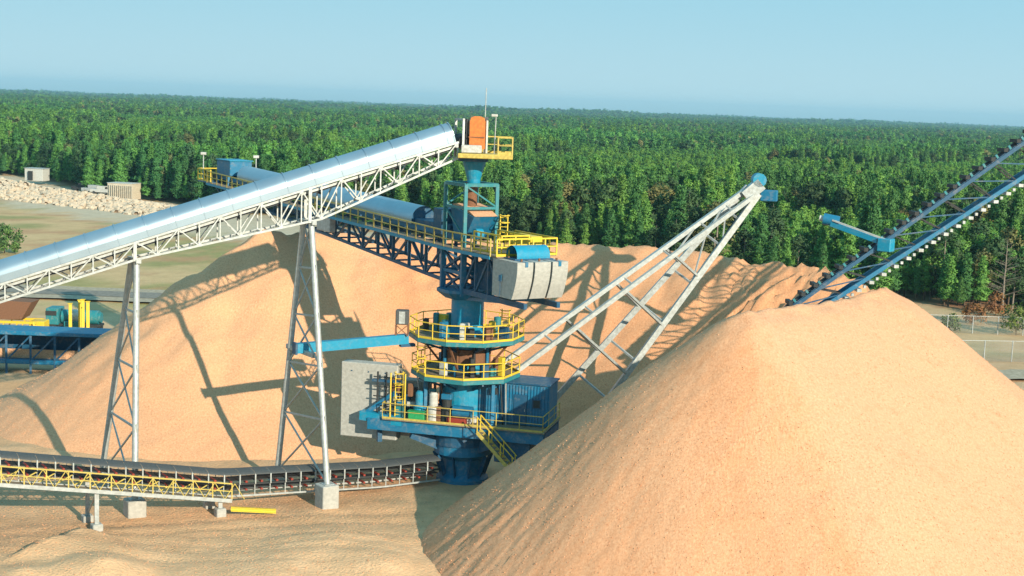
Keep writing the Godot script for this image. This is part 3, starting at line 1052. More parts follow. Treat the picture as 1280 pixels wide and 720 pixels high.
func stacker() -> void:
	var t := thing("stacker", "blue slewing stacker boom with yellow walkway and concrete counterweight on the column", "stacker", P(CX, CD, 12.6))
	# mast below the boom
	for s in [[-1.35, -1.2], [1.35, -1.2], [1.35, 1.2], [-1.35, 1.2]]:
		bar(t, "mast_post", B(s[0], s[1], 12.6), B(s[0], s[1], 15.6), 0.34, 0.34, M.blue)
	for p in [[0, 1], [1, 2], [2, 3], [3, 0]]:
		var q := [[-1.35, -1.2], [1.35, -1.2], [1.35, 1.2], [-1.35, 1.2]]
		var a: Array = q[p[0]]
		var b: Array = q[p[1]]
		for hh in [[12.8, 14.1], [14.1, 15.4]]:
			bar(t, "mast_brace", B(a[0], a[1], hh[0]), B(b[0], b[1], hh[1]), 0.14, 0.14, M.navy)
			bar(t, "mast_brace", B(b[0], b[1], hh[0]), B(a[0], a[1], hh[1]), 0.14, 0.14, M.navy)
		bar(t, "mast_beam", B(a[0], a[1], 14.1), B(b[0], b[1], 14.1), 0.2, 0.2, M.blue)
	part(t, "mast_base", lathe([Vector2(0, 12.3), Vector2(1.5, 12.3), Vector2(2.1, 12.75), Vector2(2.1, 12.95), Vector2(0, 12.95)], 8), M.blue, Transform3D(Basis(Vector3.UP, 0.95), P(CX, CD, 0)))
	# rear frame under the counterweight
	for n in [-1.2, 1.2]:
		bar(t, "rear_beam", B(-1.2, n, 13.0), B(-9.0, n, 13.0), 0.24, 0.34, M.navy)
		bar(t, "rear_beam", B(1.4, n, 15.55), B(-9.0, n, 15.55), 0.2, 0.3, M.blue)
		for r in [-3.0, -4.6, -6.0]:
			bar(t, "rear_post", B(r, n, 13.1), B(r, n, 15.5), 0.18, 0.18, M.navy)
		bar(t, "rear_brace", B(-1.4, n, 13.1), B(-3.0, n, 15.5), 0.14, 0.14, M.navy)
		bar(t, "rear_brace", B(-3.0, n, 13.1), B(-4.6, n, 15.5), 0.14, 0.14, M.navy)
		bar(t, "rear_brace", B(-6.0, n, 13.1), B(-4.6, n, 15.5), 0.14, 0.14, M.navy)
		bar(t, "raker", B(-1.0, n * 0.6, 12.4), B(-6.5, n, 12.95), 0.16, 0.2, M.blue)
	block(t, "winch_house", B(-3.2, 0.2, 13.2), BD, 2.2, 1.6, 1.7, M.navy)
	# boom truss
	var r := 1.4
	var i := 0
	while r < 45.5:
		var r2 := r + 2.45
		var da := lerpf(2.3, 1.0, clampf((r - 2.0) / 34.0, 0, 1))
		var db := lerpf(2.3, 1.0, clampf((r2 - 2.0) / 34.0, 0, 1))
		for n in [-1.15, 1.15]:
			var a := B(r, n, boom_h(r) - 0.1)
			var b := B(r2, n, boom_h(r2) - 0.1)
			bar(t, "top_chord", a, b, 0.2, 0.2, M.blue)
			bar(t, "bottom_chord", a - Vector3(0, da, 0), b - Vector3(0, db, 0), 0.2, 0.2, M.navy)
			bar(t, "web_post", a, a - Vector3(0, da, 0), 0.2, 0.2, M.navy)
			if i % 2 == 0: bar(t, "web_diagonal", a, b - Vector3(0, db, 0), 0.13, 0.13, M.navy)
			else: bar(t, "web_diagonal", a - Vector3(0, da, 0), b, 0.13, 0.13, M.navy)
		bar(t, "cross_tie", B(r, -1.15, boom_h(r) - 0.1 - da), B(r, 1.15, boom_h(r) - 0.1 - da), 0.12, 0.12, M.navy)
		bar(t, "deck_joist", B(r, -1.95, boom_h(r) - 0.06), B(r, 1.15, boom_h(r) - 0.06), 0.1, 0.12, M.navy)
		r = r2
		i += 1
	# walkway on the near side
	bar(t, "walkway_deck", B(-5.0, -1.6, boom_h(0)), B(0, -1.6, boom_h(0)), 0.85, 0.06, M.grating)
	bar(t, "walkway_deck", B(0, -1.6, boom_h(0)), B(45.0, -1.6, boom_h(45)), 0.85, 0.06, M.grating)
	bar(t, "walkway_edge", B(0, -2.05, boom_h(0) - 0.08), B(45.0, -2.05, boom_h(45) - 0.08), 0.06, 0.2, M.cyan)
	bar(t, "walkway_edge", B(-6.0, -2.05, boom_h(0) - 0.08), B(0, -2.05, boom_h(0) - 0.08), 0.06, 0.2, M.cyan)
	rail(t, [B(-6.0, -2.0, boom_h(0)), B(0, -2.0, boom_h(0)), B(45.0, -2.0, boom_h(45))], M.pale_yellow, 1.3, 1.07, false, 0.075)
	# belt and hoods
	bar(t, "belt", B(0, 0, boom_h(0) + 0.75), B(46, 0, boom_h(46) + 0.75), 1.2, 0.05, M.rubber)
	bar(t, "belt_stringer", B(0, -0.72, boom_h(0) + 0.55), B(46, -0.72, boom_h(46) + 0.55), 0.1, 0.3, M.blue)
	bar(t, "belt_stringer", B(0, 0.72, boom_h(0) + 0.55), B(46, 0.72, boom_h(46) + 0.55), 0.1, 0.3, M.blue)
	var hood := hood_mesh(1.0, 0.95, 0.28)
	r = 6.5
	while r < 40.0:
		var a := B(r, 0, boom_h(r) + 0.72)
		var b := B(r + 2.8, 0, boom_h(r + 2.8) + 0.72)
		var f := frame(a, b)
		part(t, "hood_sheet", hood, M.hood, Transform3D(Basis(f.x, f.y, f.z * a.distance_to(b) * 0.995), (a + b) * 0.5))
		r += 2.8
	var cap := PackedVector2Array([Vector2(-0.95, 0)])
	for k in 13: cap.append(Vector2(-cos(PI * k / 12.0) * 0.94, 0.28 + sin(PI * k / 12.0) * 0.94))
	cap.append(Vector2(0.95, 0))
	part(t, "hood_end", plate(cap, 0.05), M.navy, Transform3D(Basis(BN, Vector3.UP, -BD), B(6.55, 0, boom_h(6.5) + 0.72)))
	block(t, "loading_skirt", B(3.9, 0, 16.3), BD, 5.0, 1.5, 0.75, M.navy)
	block(t, "loading_box", B(2.6, -0.1, 16.3), BD, 1.2, 1.9, 1.75, M.navy)
	# boom head: blue cover, pulley, yellow platform, lamps
	block(t, "head_cover", B(43.3, 0, boom_h(43) + 0.85), BD, 3.4, 2.1, 1.35, M.blue)
	block(t, "head_cover_roof", B(43.3, 0, boom_h(43) + 2.2), BD, 3.6, 2.25, 0.08, M.cyan)
	for n in [-1.0, 1.0]:
		bar(t, "head_leg", B(42.0, n, boom_h(42)), B(42.0, n, boom_h(42) + 0.9), 0.2, 0.2, M.blue)
		bar(t, "head_leg", B(44.8, n, boom_h(44)), B(44.8, n, boom_h(44) + 0.9), 0.2, 0.2, M.blue)
	pipe(t, "head_pulley", B(46.2, -0.8, boom_h(46) + 0.4), B(46.2, 0.8, boom_h(46) + 0.4), 0.4, M.dark)
	bar(t, "head_deck", B(44.5, 0, boom_h(45)), B(48.0, 0, boom_h(45)), 3.6, 0.12, M.navy)
	rail(t, [B(44.5, -1.8, 17.1), B(48.0, -1.8, 17.1), B(48.0, 1.8, 17.1), B(44.5, 1.8, 17.1)], M.yellow, 0.9, 1.07, true, 0.09)
	for q in [[46.5, -1.8], [41.0, 1.2]]:
		pipe(t, "lamp_pole", B(q[0], q[1], 17.0), B(q[0], q[1], 19.6), 0.05, M.galv)
		block(t, "lamp_head", B(q[0], q[1], 19.5), Vector3.RIGHT, 0.5, 0.3, 0.25, M.white)
	block(t, "cable_box", B(19.0, -1.75, boom_h(19) - 1.3), BD, 2.4, 0.5, 1.2, M.galv)
	# transfer frame above the column with chute and hopper
	var cs := [[-1.32, -1.18], [1.32, -1.18], [1.32, 1.18], [-1.32, 1.18]]
	for s in cs: bar(t, "frame_post", B(s[0], s[1], 15.6), B(s[0], s[1], 19.9), 0.22, 0.22, M.teal)
	for k in 4:
		var a: Array = cs[k]
		var b: Array = cs[(k + 1) % 4]
		bar(t, "frame_beam", B(a[0], a[1], 19.85), B(b[0], b[1], 19.85), 0.2, 0.22, M.teal)
		bar(t, "frame_beam", B(a[0], a[1], 18.35), B(b[0], b[1], 18.35), 0.14, 0.16, M.teal)
		if k % 2 == 1: bar(t, "frame_brace", B(a[0], a[1], 18.4), B(b[0], b[1], 19.8), 0.1, 0.1, M.teal)
		if k == 0: bar(t, "frame_brace", B(a[0], a[1], 16.4), B(b[0], b[1], 18.3), 0.1, 0.1, M.teal)
	pipe(t, "chute_sleeve", B(0, 0, 18.3), B(0, 0, 19.95), 0.4, M.rust)
	var hop := plate(PackedVector2Array([Vector2(-1.6, 0.9), Vector2(-0.5, -0.6), Vector2(0.9, -0.6), Vector2(1.5, 1.5)]), 1.9)
	var hp := part(t, "hopper", hop, M.blue, Transform3D(Basis(BD, Vector3.UP, BN), B(-0.2, 0.15, 16.9)))
	var heap := plate(PackedVector2Array([Vector2(-1.6, 0.92), Vector2(1.5, 1.52), Vector2(0.8, 1.62), Vector2(-0.3, 1.45)]), 1.75)
	part(hp, "chip_heap", heap, M.chips, Transform3D(Basis(BD, Vector3.UP, BN), B(-0.2, 0.15, 16.92)))
	pipe(t, "idler_drum", B(-2.0, -0.8, 16.75), B(-2.0, -0.3, 16.75), 0.35, M.cyan)
	ladder(t, B(-2.2, 1.25, 16.0), 2.0, M.yellow)
	# rear platform
	block(t, "rear_deck", B(-4.0, 0.3, 15.72), BD, 5.2, 4.4, 0.1, M.grating)
	rail(t, [B(-1.6, 2.5, 15.8), B(-6.6, 2.5, 15.8), B(-6.6, -1.9, 15.8)], M.yellow, 0.85, 1.07, true, 0.085)
	rail(t, [B(-2.2, 0.8, 15.8), B(-6.0, 0.8, 15.8), B(-6.0, -1.2, 15.8), B(-2.6, -1.2, 15.8)], M.yellow, 0.85, 1.2, true, 0.085)
	block(t, "guard_box", B(-4.2, 1.7, 15.82), BD, 2.6, 0.9, 1.05, M.yellow)
	# motor hood on the counterweight
	var mh := hood_mesh(2.4, 0.65, 0.15)
	part(t, "motor_hood", mh, M.cyan, Transform3D(Basis(-BD, Vector3.UP, BN * -1.0), B(-7.2, 0.0, 15.75)))
	block(t, "motor_base", B(-7.2, 0.0, 15.68), BN, 2.8, 1.5, 0.1, M.navy)
	# concrete counterweight: three slabs with curved fronts
	var out := PackedVector2Array()
	for k in 9:
		var y := k / 8.0
		out.append(Vector2(-0.55 * pow(1.0 - y, 1.6) + 0.08 * sin(y * PI), y * 2.3))
	out.append(Vector2(-2.85, 2.3))
	out.append(Vector2(-2.85, 0.0))
	for k in 3:
		var n := -1.9 + 0.62 + k * 1.27
		part(t, "counterweight_slab", plate(out, 1.13), M.concrete, Transform3D(Basis(-BD, Vector3.UP, BN), B(-8.95, n, 13.38)))
	for k in 6:
		pipe(t, "lifting_eye", B(-7.0 - 1.5 * (k % 2), -1.9 + 0.62 + (k / 2) * 1.27, 15.66), B(-7.0 - 1.5 * (k % 2), -1.9 + 0.62 + (k / 2) * 1.27, 15.86), 0.07, M.rust)
	bar(t, "tag_plate", B(-7.3, -1.94, 14.55), B(-7.0, -1.94, 14.55), 0.03, 0.4, M.blue)
	bar(t, "tag_post", B(-7.15, -1.93, 13.5), B(-7.15, -1.93, 14.4), 0.03, 0.05, M.navy)

# ---------------------------------------------------------------- reclaimer deck
const RA := Vector3(0.97, 0, 0.243)   # long axis of the deck, right and a little nearer
const RB := Vector3(-0.243, 0, 0.97)  # across it, towards the camera
func Q(u: float, v: float, h: float) -> Vector3:
	return Vector3(CX, h, -CD) + RA * u + RB * v

func reclaimer() -> void:
	var t := thing("reclaimer_deck", "dark blue machinery deck with thin yellow rails round the column foot", "machine deck", P(CX, CD, 3.0))
	bar(t, "main_beam", Q(-6.0, 2.2, 3.75), Q(6.0, 2.2, 3.75), 0.4, 0.75, M.blue)
	bar(t, "main_beam", Q(-6.4, -2.2, 3.75), Q(6.0, -2.2, 3.75), 0.4, 0.75, M.blue)
	for u in [-5.9, -4.2, -2.2, 2.2, 4.4, 5.9]: bar(t, "cross_beam", Q(u, -2.1, 3.7), Q(u, 2.1, 3.7), 0.3, 0.6, M.navy)
	block(t, "deck_plate", Q(0.6, 0.0, 4.14), RA, 11.0, 5.2, 0.08, M.grating)
	for u in [-3.0, 3.0]:
		bar(t, "haunch", Q(u, 2.0, 3.3), Q(u * 0.4, 1.0, 2.4), 0.4, 0.7, M.navy)
		bar(t, "haunch", Q(u, -2.0, 3.3), Q(u * 0.4, -1.0, 2.4), 0.4, 0.7, M.navy)
	block(t, "bogie_box", Q(3.9, 0.8, 1.9), RA, 2.4, 2.6, 1.5, M.navy)
	part(t, "slew_drum", lathe([Vector2(1.0, 2.55), Vector2(2.05, 2.55), Vector2(2.05, 3.4), Vector2(1.0, 3.4)], 26), M.navy, Transform3D(Basis.IDENTITY, P(CX, CD, 0)))
	rail(t, [Q(-4.9, 2.55, 4.2), Q(6.0, 2.55, 4.2)], M.pale_yellow, 1.5, 1.07, true, 0.045)
	rail(t, [Q(6.0, 2.55, 4.2), Q(6.0, -2.4, 4.2)], M.pale_yellow, 1.5, 1.07, true, 0.045)
	rail(t, [Q(-4.9, 2.55, 4.2), Q(-4.9, -2.4, 4.2)], M.yellow, 1.5, 1.07, true, 0.045)
	# yellow ladder tower to the ring platform
	ladder(t, Q(-3.9, 2.2, 4.2), 3.2, M.yellow)
	for s in [-0.5, 0.5]: bar(t, "tower_post", Q(-3.9 + s, 2.45, 4.2), Q(-3.9 + s, 2.45, 7.3), 0.08, 0.08, M.yellow)
	# stairs down on the right
	for s in [-0.4, 0.4]:
		bar(t, "stair_string", Q(1.9, 2.75 + s + 0.4, 4.1), Q(4.4, 2.75 + s + 0.4, 1.6), 0.05, 0.22, M.pale_yellow)
		bar(t, "stair_rail", Q(1.9, 2.75 + s + 0.4, 5.1), Q(4.4, 2.75 + s + 0.4, 2.6), 0.05, 0.05, M.yellow)
		for k in 4: bar(t, "rail_post", Q(1.9 + k * 0.8, 3.15 + s, 4.1 - k * 0.8), Q(1.9 + k * 0.8, 3.15 + s, 5.1 - k * 0.8), 0.05, 0.05, M.yellow)
	for k in 11: bar(t, "stair_tread", Q(2.05 + k * 0.22, 2.75, 3.95 - k * 0.22), Q(2.05 + k * 0.22, 3.55, 3.95 - k * 0.22), 0.24, 0.04, M.grating)
	for k in 30:
		var m: Material = [M.navy, M.rust, M.dark, M.teal, M.white, M.blue][k % 6]
		var u := rng.randf_range(-4.4, 1.3)
		block(t, "equipment_box", Q(u, rng.randf_range(0.6, 2.1), 4.2 + (0.0 if k < 18 else rng.randf_range(0.6, 1.6))), RA, rng.randf_range(0.2, 0.7), rng.randf_range(0.2, 0.5), rng.randf_range(0.3, 1.1), m)
	for k in 10:
		var u := rng.randf_range(-4.0, 5.6)
		pipe(t, "conduit", Q(u, 1.2, 4.2), Q(u + rng.randf_range(-0.5, 0.5), 1.25, 7.0), 0.05, [M.dark, M.rust, M.galv][k % 3])
	# drives, tanks, pipes on the deck
	for k in 3:
		var c := Q(-2.6 + k * 0.95, 1.7, 4.2)
		part(t, "drive_motor", lathe([Vector2(0, 0), Vector2(0.42, 0), Vector2(0.42, 0.9), Vector2(0.3, 1.0), Vector2(0.3, 1.75), Vector2(0.2, 1.9), Vector2(0, 1.9)], 16), [M.cyan, M.white, M.dark][k], Transform3D(Basis.IDENTITY, c))
	pipe(t, "hydraulic_tank", Q(-0.2, 1.9, 5.0), Q(1.1, 1.9, 5.0), 0.4, M.blue)
	block(t, "pump_frame", Q(0.1, 2.1, 4.2), RA, 1.3, 0.5, 0.45, M.red)
	for k in 4: pipe(t, "hose", Q(-1.9 + k * 0.5, 1.3, 5.4), Q(-1.7 + k * 0.55, 1.1, 6.9), 0.05, M.dark)
	for u in [-2.2, 2.4]:
		for v in [-1.8, 1.8]: bar(t, "ring_post", Q(u, v, 4.2), Q(u, v, 7.05), 0.22, 0.22, M.blue)
	# blue tail beam and pipe lattice by the concrete slab
	bar(t, "tail_beam", Q(-6.6, 1.9, 4.2), Q(-3.6, 2.1, 4.05), 0.7, 0.6, M.cyan)
	bar(t, "tail_raker", Q(-6.2, 1.9, 4.4), Q(-4.2, 1.9, 5.9), 0.2, 0.3, M.blue)
	for u in [-5.5, -4.9]: pipe(t, "standpipe", Q(u, 1.9, 4.4), Q(u, 1.9, 7.2), 0.07, M.dark)
	for k in 4: pipe(t, "cross_pipe", Q(-5.8, 1.9, 4.9 + k * 0.65), Q(-4.3, 1.9, 4.9 + k * 0.65), 0.04, M.dark)
	bar(t, "cable_tray", Q(-5.9, 1.8, 6.6), Q(-3.6, 1.8, 6.6), 0.3, 0.16, M.navy)
	bar(t, "tail_leg", Q(-5.4, 1.6, 4.0), Q(-5.4, 1.6, 2.4), 0.3, 0.3, M.navy)
	var g := thing("green_bin", "small bright green bin on the machinery deck by the yellow ladder", "bin", Q(-2.0, 2.0, 4.18))
	block(g, "bin_body", Q(-2.6, 2.3, 4.2), RA, 1.1, 0.45, 0.62, M.green)
	block(g, "bin_lid", Q(-2.6, 2.3, 4.82), RA, 1.16, 0.5, 0.06, M.green)
	# counterweight of the reclaimer
	var c := thing("counterweight_block", "tall pale concrete counterweight slab at the machinery deck's tail", "counterweight", Q(-7.6, 0.4, 2.4))
	block(c, "slab", Q(-6.35, 0.75, 2.45), RA, 4.0, 1.0, 5.1, M.concrete)
	block(c, "slab", Q(-4.9, -0.8, 2.45), RA, 4.4, 1.0, 3.9, M.concrete)
	for k in 3: bar(c, "tie_rod", Q(-7.6 + k * 1.2, 1.3, 7.0), Q(-7.0 + k * 1.2, -1.35, 6.2), 0.07, 0.07, M.navy)
	# switch house
	var s := thing("switch_house", "dark blue ribbed metal switch house with small black window", "cabin", Q(3.8, -0.6, 4.22))
	block(s, "cabin_body", Q(3.6, -0.3, 4.22), RA, 4.8, 2.6, 2.75, M.blue)
	block(s, "cabin_roof", Q(3.6, -0.3, 6.97), RA, 5.0, 2.8, 0.1, M.navy)
	for k in 23: block(s, "wall_rib", Q(1.35 + k * 0.205, 1.03, 4.3), RA, 0.08, 0.07, 2.6, M.blue)
	var w := block(s, "window", Q(5.2, 1.06, 5.5), RA, 0.45, 0.12, 0.5, M.dark)
	block(w, "window_frame", Q(5.2, 1.05, 5.44), RA, 0.55, 0.10, 0.62, M.navy)
	var dr := block(s, "door", Q(4.1, 1.08, 4.3), RA, 0.85, 0.08, 2.0, M.navy)
	block(dr, "handle", Q(4.42, 1.14, 5.2), RA, 0.05, 0.06, 0.16, M.galv)
	block(s, "vent_box", Q(2.3, 1.15, 6.2), RA, 0.5, 0.3, 0.4, M.dark)

# ---------------------------------------------------------------- harrow frame
func harrow() -> void:
	var t := thing("harrow_frame", "tall galvanised triangular harrow frame with blue tip leaning over the chips", "harrow", P(3.0, 100.0, 0.5))
	var top := P(17.2, 102.0, 19.6)
	var low := P(-1.0, 93.4, 6.75)
	var foot := P(3.4, 101.0, 1.2)
	var off := Vector3(0.8, -0.55, 0.6)   # from the far triangle to the near one
	var prev := []
	for s in [-1.0, 1.0]:
		var o: Vector3 = off * s
		bar(t, "left_boom", low + o * 0.5, top + o * 0.35, 0.3, 0.3, M.galv)
		bar(t, "right_boom", foot + o * 1.6, top + o * 0.45, 0.4, 0.4, M.galv)
		for k in [0.28, 0.47, 0.66]:
			bar(t, "cross_member", low.lerp(top, k) + o * (0.5 - 0.15 * k), foot.lerp(top, k * 1.0 + 0.02) + o * (1.6 - 1.15 * k), 0.17, 0.17, M.galv)
	for k in [0.2, 0.35, 0.5, 0.65, 0.8, 0.9]:
		bar(t, "spacer", low.lerp(top, k) + off * (0.5 - 0.15 * k), low.lerp(top, k) - off * (0.5 - 0.15 * k), 0.12, 0.12, M.galv)
		bar(t, "spacer", foot.lerp(top, k) + off * (1.6 - 1.15 * k), foot.lerp(top, k) - off * (1.6 - 1.15 * k), 0.14, 0.14, M.galv)
	for k in [[0.8, 0.9], [0.65, 0.8]]:
		bar(t, "lattice", foot.lerp(top, k[0]) + off * 0.8, foot.lerp(top, k[1]) - off * 0.6, 0.1, 0.1, M.galv)
		bar(t, "lattice", low.lerp(top, k[0]) + off * 0.5, low.lerp(top, k[1]) - off * 0.45, 0.1, 0.1, M.galv)
	# tip: plates, sheave, hoist motor
	bar(t, "tip_plate", top - Vector3(0.6, 0.5, 0), top + Vector3(0.5, 0.5, 0), 1.0, 0.9, M.galv)
	pipe(t, "sheave", top + Vector3(0.35, 0.75, -0.5), top + Vector3(0.35, 0.75, 0.5), 0.5, M.cyan)
	block(t, "hoist_motor", top + Vector3(1.15, -0.75, 0.1), Vector3(0.96, 0, 0.28), 1.2, 0.8, 0.8, M.blue)
	bar(t, "hoist_cable", top + Vector3(0.3, 0.2, 0.1), P(6.5, 100.5, 3.0), 0.05, 0.05, M.dark)
	# rake beam at the foot, lying against the chips
	bar(t, "rake_beam", P(3.4, 101.0, 0.9), P(13.5, 105.0, 4.6), 0.5, 0.35, M.blue)
	for k in 22:
		var p := P(3.4, 101.0, 0.9).lerp(P(13.5, 105.0, 4.6), (k + 0.5) / 22.0)
		bar(t, "rake_tine", p, p + Vector3(-0.35, -0.75, -0.5), 0.07, 0.1, M.navy)

# ---------------------------------------------------------------- low reclaim conveyor
func L(tt: float, side: float, h: float) -> Vector3:
	return P(-24.1 + 0.843 * tt + 0.537 * side, 79.0 + 0.537 * tt - 0.843 * side, h)

func low_h(tt: float) -> float:
	return 0.95 + (8.2 - tt) * 0.19 if tt < 8.2 else maxf(0.32, 0.95 - (tt - 8.2) * 0.06)

func reclaim_conveyor() -> void:
	var t := thing("reclaim_conveyor", "low dark covered belt conveyor with red idlers and yellow walkway rails near the ground", "conveyor", L(5, 0, 0))
	var tt := -16.0
	var roof := hood_mesh(1.0, 0.62, 0.0)
	while tt < 23.0:
		var t2 := tt + 1.0
		var a := low_h(tt)
		var b := low_h(t2)
		for s in [-0.7, 0.7]:
			bar(t, "stringer", L(tt, s, a + 0.72), L(t2, s, b + 0.72), 0.08, 0.1, M.dark)
			bar(t, "bottom_chord", L(tt, s, a), L(t2, s, b), 0.1, 0.1, M.galv)
			bar(t, "web_post", L(tt, s, a), L(tt, s, a + 1.25), 0.05, 0.05, M.galv)
			if tt < 8.0: bar(t, "web_diagonal", L(tt, s, a), L(t2, s, b + 0.65), 0.06, 0.06, M.pale_yellow)
		pipe(t, "idler_roller", L(tt + 0.5, -0.55, a + 0.78), L(tt + 0.5, 0.62, a + 0.78), 0.08, M.red)
		pipe(t, "return_roller", L(tt + 0.5, -0.55, a + 0.3), L(tt + 0.5, 0.62, a + 0.3), 0.07, M.red)
		var ra := L(tt, 0, a + 1.3)
		var rb := L(t2, 0, b + 1.3)
		var f := frame(ra, rb)
		part(t, "cover_sheet", roof, M.rubber, Transform3D(Basis(f.x * 1.28, f.y * 0.3, f.z * ra.distance_to(rb) * 0.985), (ra + rb) * 0.5))
		bar(t, "cover_hoop", L(tt, 0.8, a + 0.72), L(tt, 0.8, a + 1.34), 0.07, 0.1, M.galv)
		tt = t2
	for k in [[-16.0, 8.2], [8.2, 23.0]]:
		bar(t, "belt", L(k[0], 0, low_h(k[0]) + 0.88), L(k[1], 0, low_h(k[1]) + 0.88), 1.05, 0.05, M.dark)
		bar(t, "return_belt", L(k[0], 0, low_h(k[0]) + 0.4), L(k[1], 0, low_h(k[1]) + 0.4), 1.0, 0.04, M.dark)
	# walkway and rails on the near side of the raised run
	bar(t, "walkway_deck", L(-16, 1.15, low_h(-16) - 0.02), L(8.2, 1.15, low_h(8.2) - 0.02), 0.8, 0.06, M.grating)
	bar(t, "walkway_edge", L(-16, 1.57, low_h(-16) - 0.05), L(8.2, 1.57, low_h(8.2) - 0.05), 0.06, 0.22, M.galv)
	rail(t, [L(-16, 1.55, low_h(-16)), L(8.2, 1.55, low_h(8.2))], M.pale_yellow, 1.25, 1.0, false, 0.065)
	tt = -16.0
	while tt < 8.0:
		bar(t, "rail_brace", L(tt, 1.55, low_h(tt)), L(tt + 0.62, 1.55, low_h(tt + 0.62) + 1.0), 0.04, 0.04, M.pale_yellow)
		bar(t, "rail_brace", L(tt + 1.25, 1.55, low_h(tt + 1.25)), L(tt + 0.62, 1.55, low_h(tt + 0.62) + 1.0), 0.04, 0.04, M.pale_yellow)
		tt += 1.25
	for k in [-11.0, 0.2, 7.6]:
		for s in [-0.7, 1.2]:
			bar(t, "leg", L(k, s, 0.2), L(k, s, low_h(k)), 0.24, 0.24, M.galv)
			block(t, "footing", L(k, s, -0.25), Vector3(0.843, 0, -0.537), 0.6, 0.6, 0.7, M.concrete)
		if low_h(k) > 1.5: bar(t, "leg_brace", L(k, -0.7, 0.5), L(k, 1.2, low_h(k) - 0.2), 0.09, 0.09, M.galv)
	var y := thing("yellow_beam", "yellow steel beam lying on the ground at the walkway's low end", "beam", L(9.0, 2.3, 0.2))
	bar(y, "flange", L(8.0, 1.9, 0.62), L(10.6, 2.6, 0.34), 0.24, 0.05, M.yellow)
	bar(y, "flange", L(8.0, 1.9, 0.42), L(10.6, 2.6, 0.14), 0.24, 0.05, M.yellow)
	bar(y, "web", L(8.0, 1.9, 0.52), L(10.6, 2.6, 0.24), 0.05, 0.17, M.yellow)

# ---------------------------------------------------------------- scraper boom
func scraper_boom() -> void:
	var t := thing("scraper_boom", "blue scraper chain boom with pale flights dipping into the front chip pile", "scraper boom", P(19.0, 91.5, 12.5))
	var ua := P(18.1, 92.0, 12.3)
	var ub := P(37.6, 92.0, 27.7)
	var la := P(19.8, 92.0, 12.2)
	var lb := P(39.0, 92.0, 26.1)
	for s in [-0.55, 0.55]:
		var o := Vector3(0, 0, s)
		bar(t, "upper_beam", ua + o, ub + o, 0.14, 0.24, M.navy)
		bar(t, "lower_beam", la + o, lb + o, 0.14, 0.26, M.blue)
	var n := 25
	for k in n:
		var f := (k + 0.5) / n
		var u := ua.lerp(ub, f)
		var l := la.lerp(lb, f)
		var dir := (ub - ua).normalized()
		var nrm := Vector3(-dir.y, dir.x, 0)
		# flights: dark on the upper return run, pale on the lower working run
		bar(t, "upper_flight", u + nrm * 0.32 + Vector3(0, 0, -0.7), u + nrm * 0.32 + Vector3(0, 0, 0.7), 0.26, 0.24, M.dark)
		bar(t, "flight_lug", u + nrm * 0.2 + dir * 0.3 + Vector3(0, 0, 0.62), u + nrm * 0.45 + dir * 0.3 + Vector3(0, 0, 0.62), 0.1, 0.14, M.teal)
		bar(t, "lower_flight", l - nrm * 0.36 + Vector3(0, 0, -0.7), l - nrm * 0.36 + Vector3(0, 0, 0.72), 0.3, 0.2, M.galv)
		bar(t, "flight_lug", l - nrm * 0.36 + dir * 0.42 + Vector3(0, 0, 0.5), l - nrm * 0.36 + dir * 0.42 + Vector3(0, 0, 0.74), 0.16, 0.18, M.galv)
		if k % 2 == 0:
			for s in [-0.5, 0.5]:
				bar(t, "web_strut", u + Vector3(0, 0, s), l + Vector3(0, 0, s), 0.08, 0.08, M.dark)
			bar(t, "web_diagonal", u + Vector3(0, 0, 0.5), la.lerp(lb, f + 2.0 / n) + Vector3(0, 0, 0.45), 0.08, 0.08, M.navy)
	bar(t, "upper_chain", ua + Vector3(0, 0.28, 0), ub + Vector3(0, 0.28, 0), 0.3, 0.1, M.dark)
	pipe(t, "nose_sprocket", P(18.6, 92.7, 12.1), P(18.6, 91.3, 12.1), 0.45, M.navy)
	# drive arm
	var ra := P(24.2, 91.2, 17.0)
	var rb := P(21.1, 93.5, 18.0)
	bar(t, "drive_arm", ra, rb, 0.4, 0.3, M.cyan)
	bar(t, "arm_rail", ra + Vector3(0, 0.26, 0.2), rb + Vector3(0, 0.26, 0.2), 0.14, 0.1, M.white)
	pipe(t, "drive_motor", rb + Vector3(0.5, 0.15, 0), rb + Vector3(-0.5, 0.3, -0.3), 0.38, M.blue)
	pipe(t, "motor_cap", rb + Vector3(-0.5, 0.3, -0.3), rb + Vector3(-0.75, 0.34, -0.37), 0.2, M.white)
	block(t, "gearbox", ra - Vector3(0, 0.5, 0), Vector3(0.81, 0, 0.59), 0.9, 0.8, 0.85, M.cyan)

# ---------------------------------------------------------------- left yard
func rock_mesh() -> ArrayMesh:
	var st := SurfaceTool.new()
	st.begin(Mesh.PRIMITIVE_TRIANGLES)
	st.set_smooth_group(-1)
	var seg := 6
	var rows := [[-0.6, 0.7], [0.1, 1.0], [0.65, 0.6]]
	var v := []
	for r in rows:
		var ring := []
		for k in seg:
			var a := TAU * k / seg + rng.randf() * 0.5
			var q: float = r[1] * rng.randf_range(0.7, 1.15)
			ring.append(Vector3(cos(a) * q, r[0] + rng.randfn() * 0.12, sin(a) * q))
		v.append(ring)
	for j in 2:
		for k in seg:
			var a: Vector3 = v[j][k]
			var b: Vector3 = v[j][(k + 1) % seg]
			var c: Vector3 = v[j + 1][(k + 1) % seg]
			var e: Vector3 = v[j + 1][k]
			for w in [a, c, b, a, e, c]: st.add_vertex(w)
	for k in seg:
		for w in [v[2][k], Vector3(0, 0.85, 0), v[2][(k + 1) % seg]]: st.add_vertex(w)
	st.generate_normals()
	return st.commit()

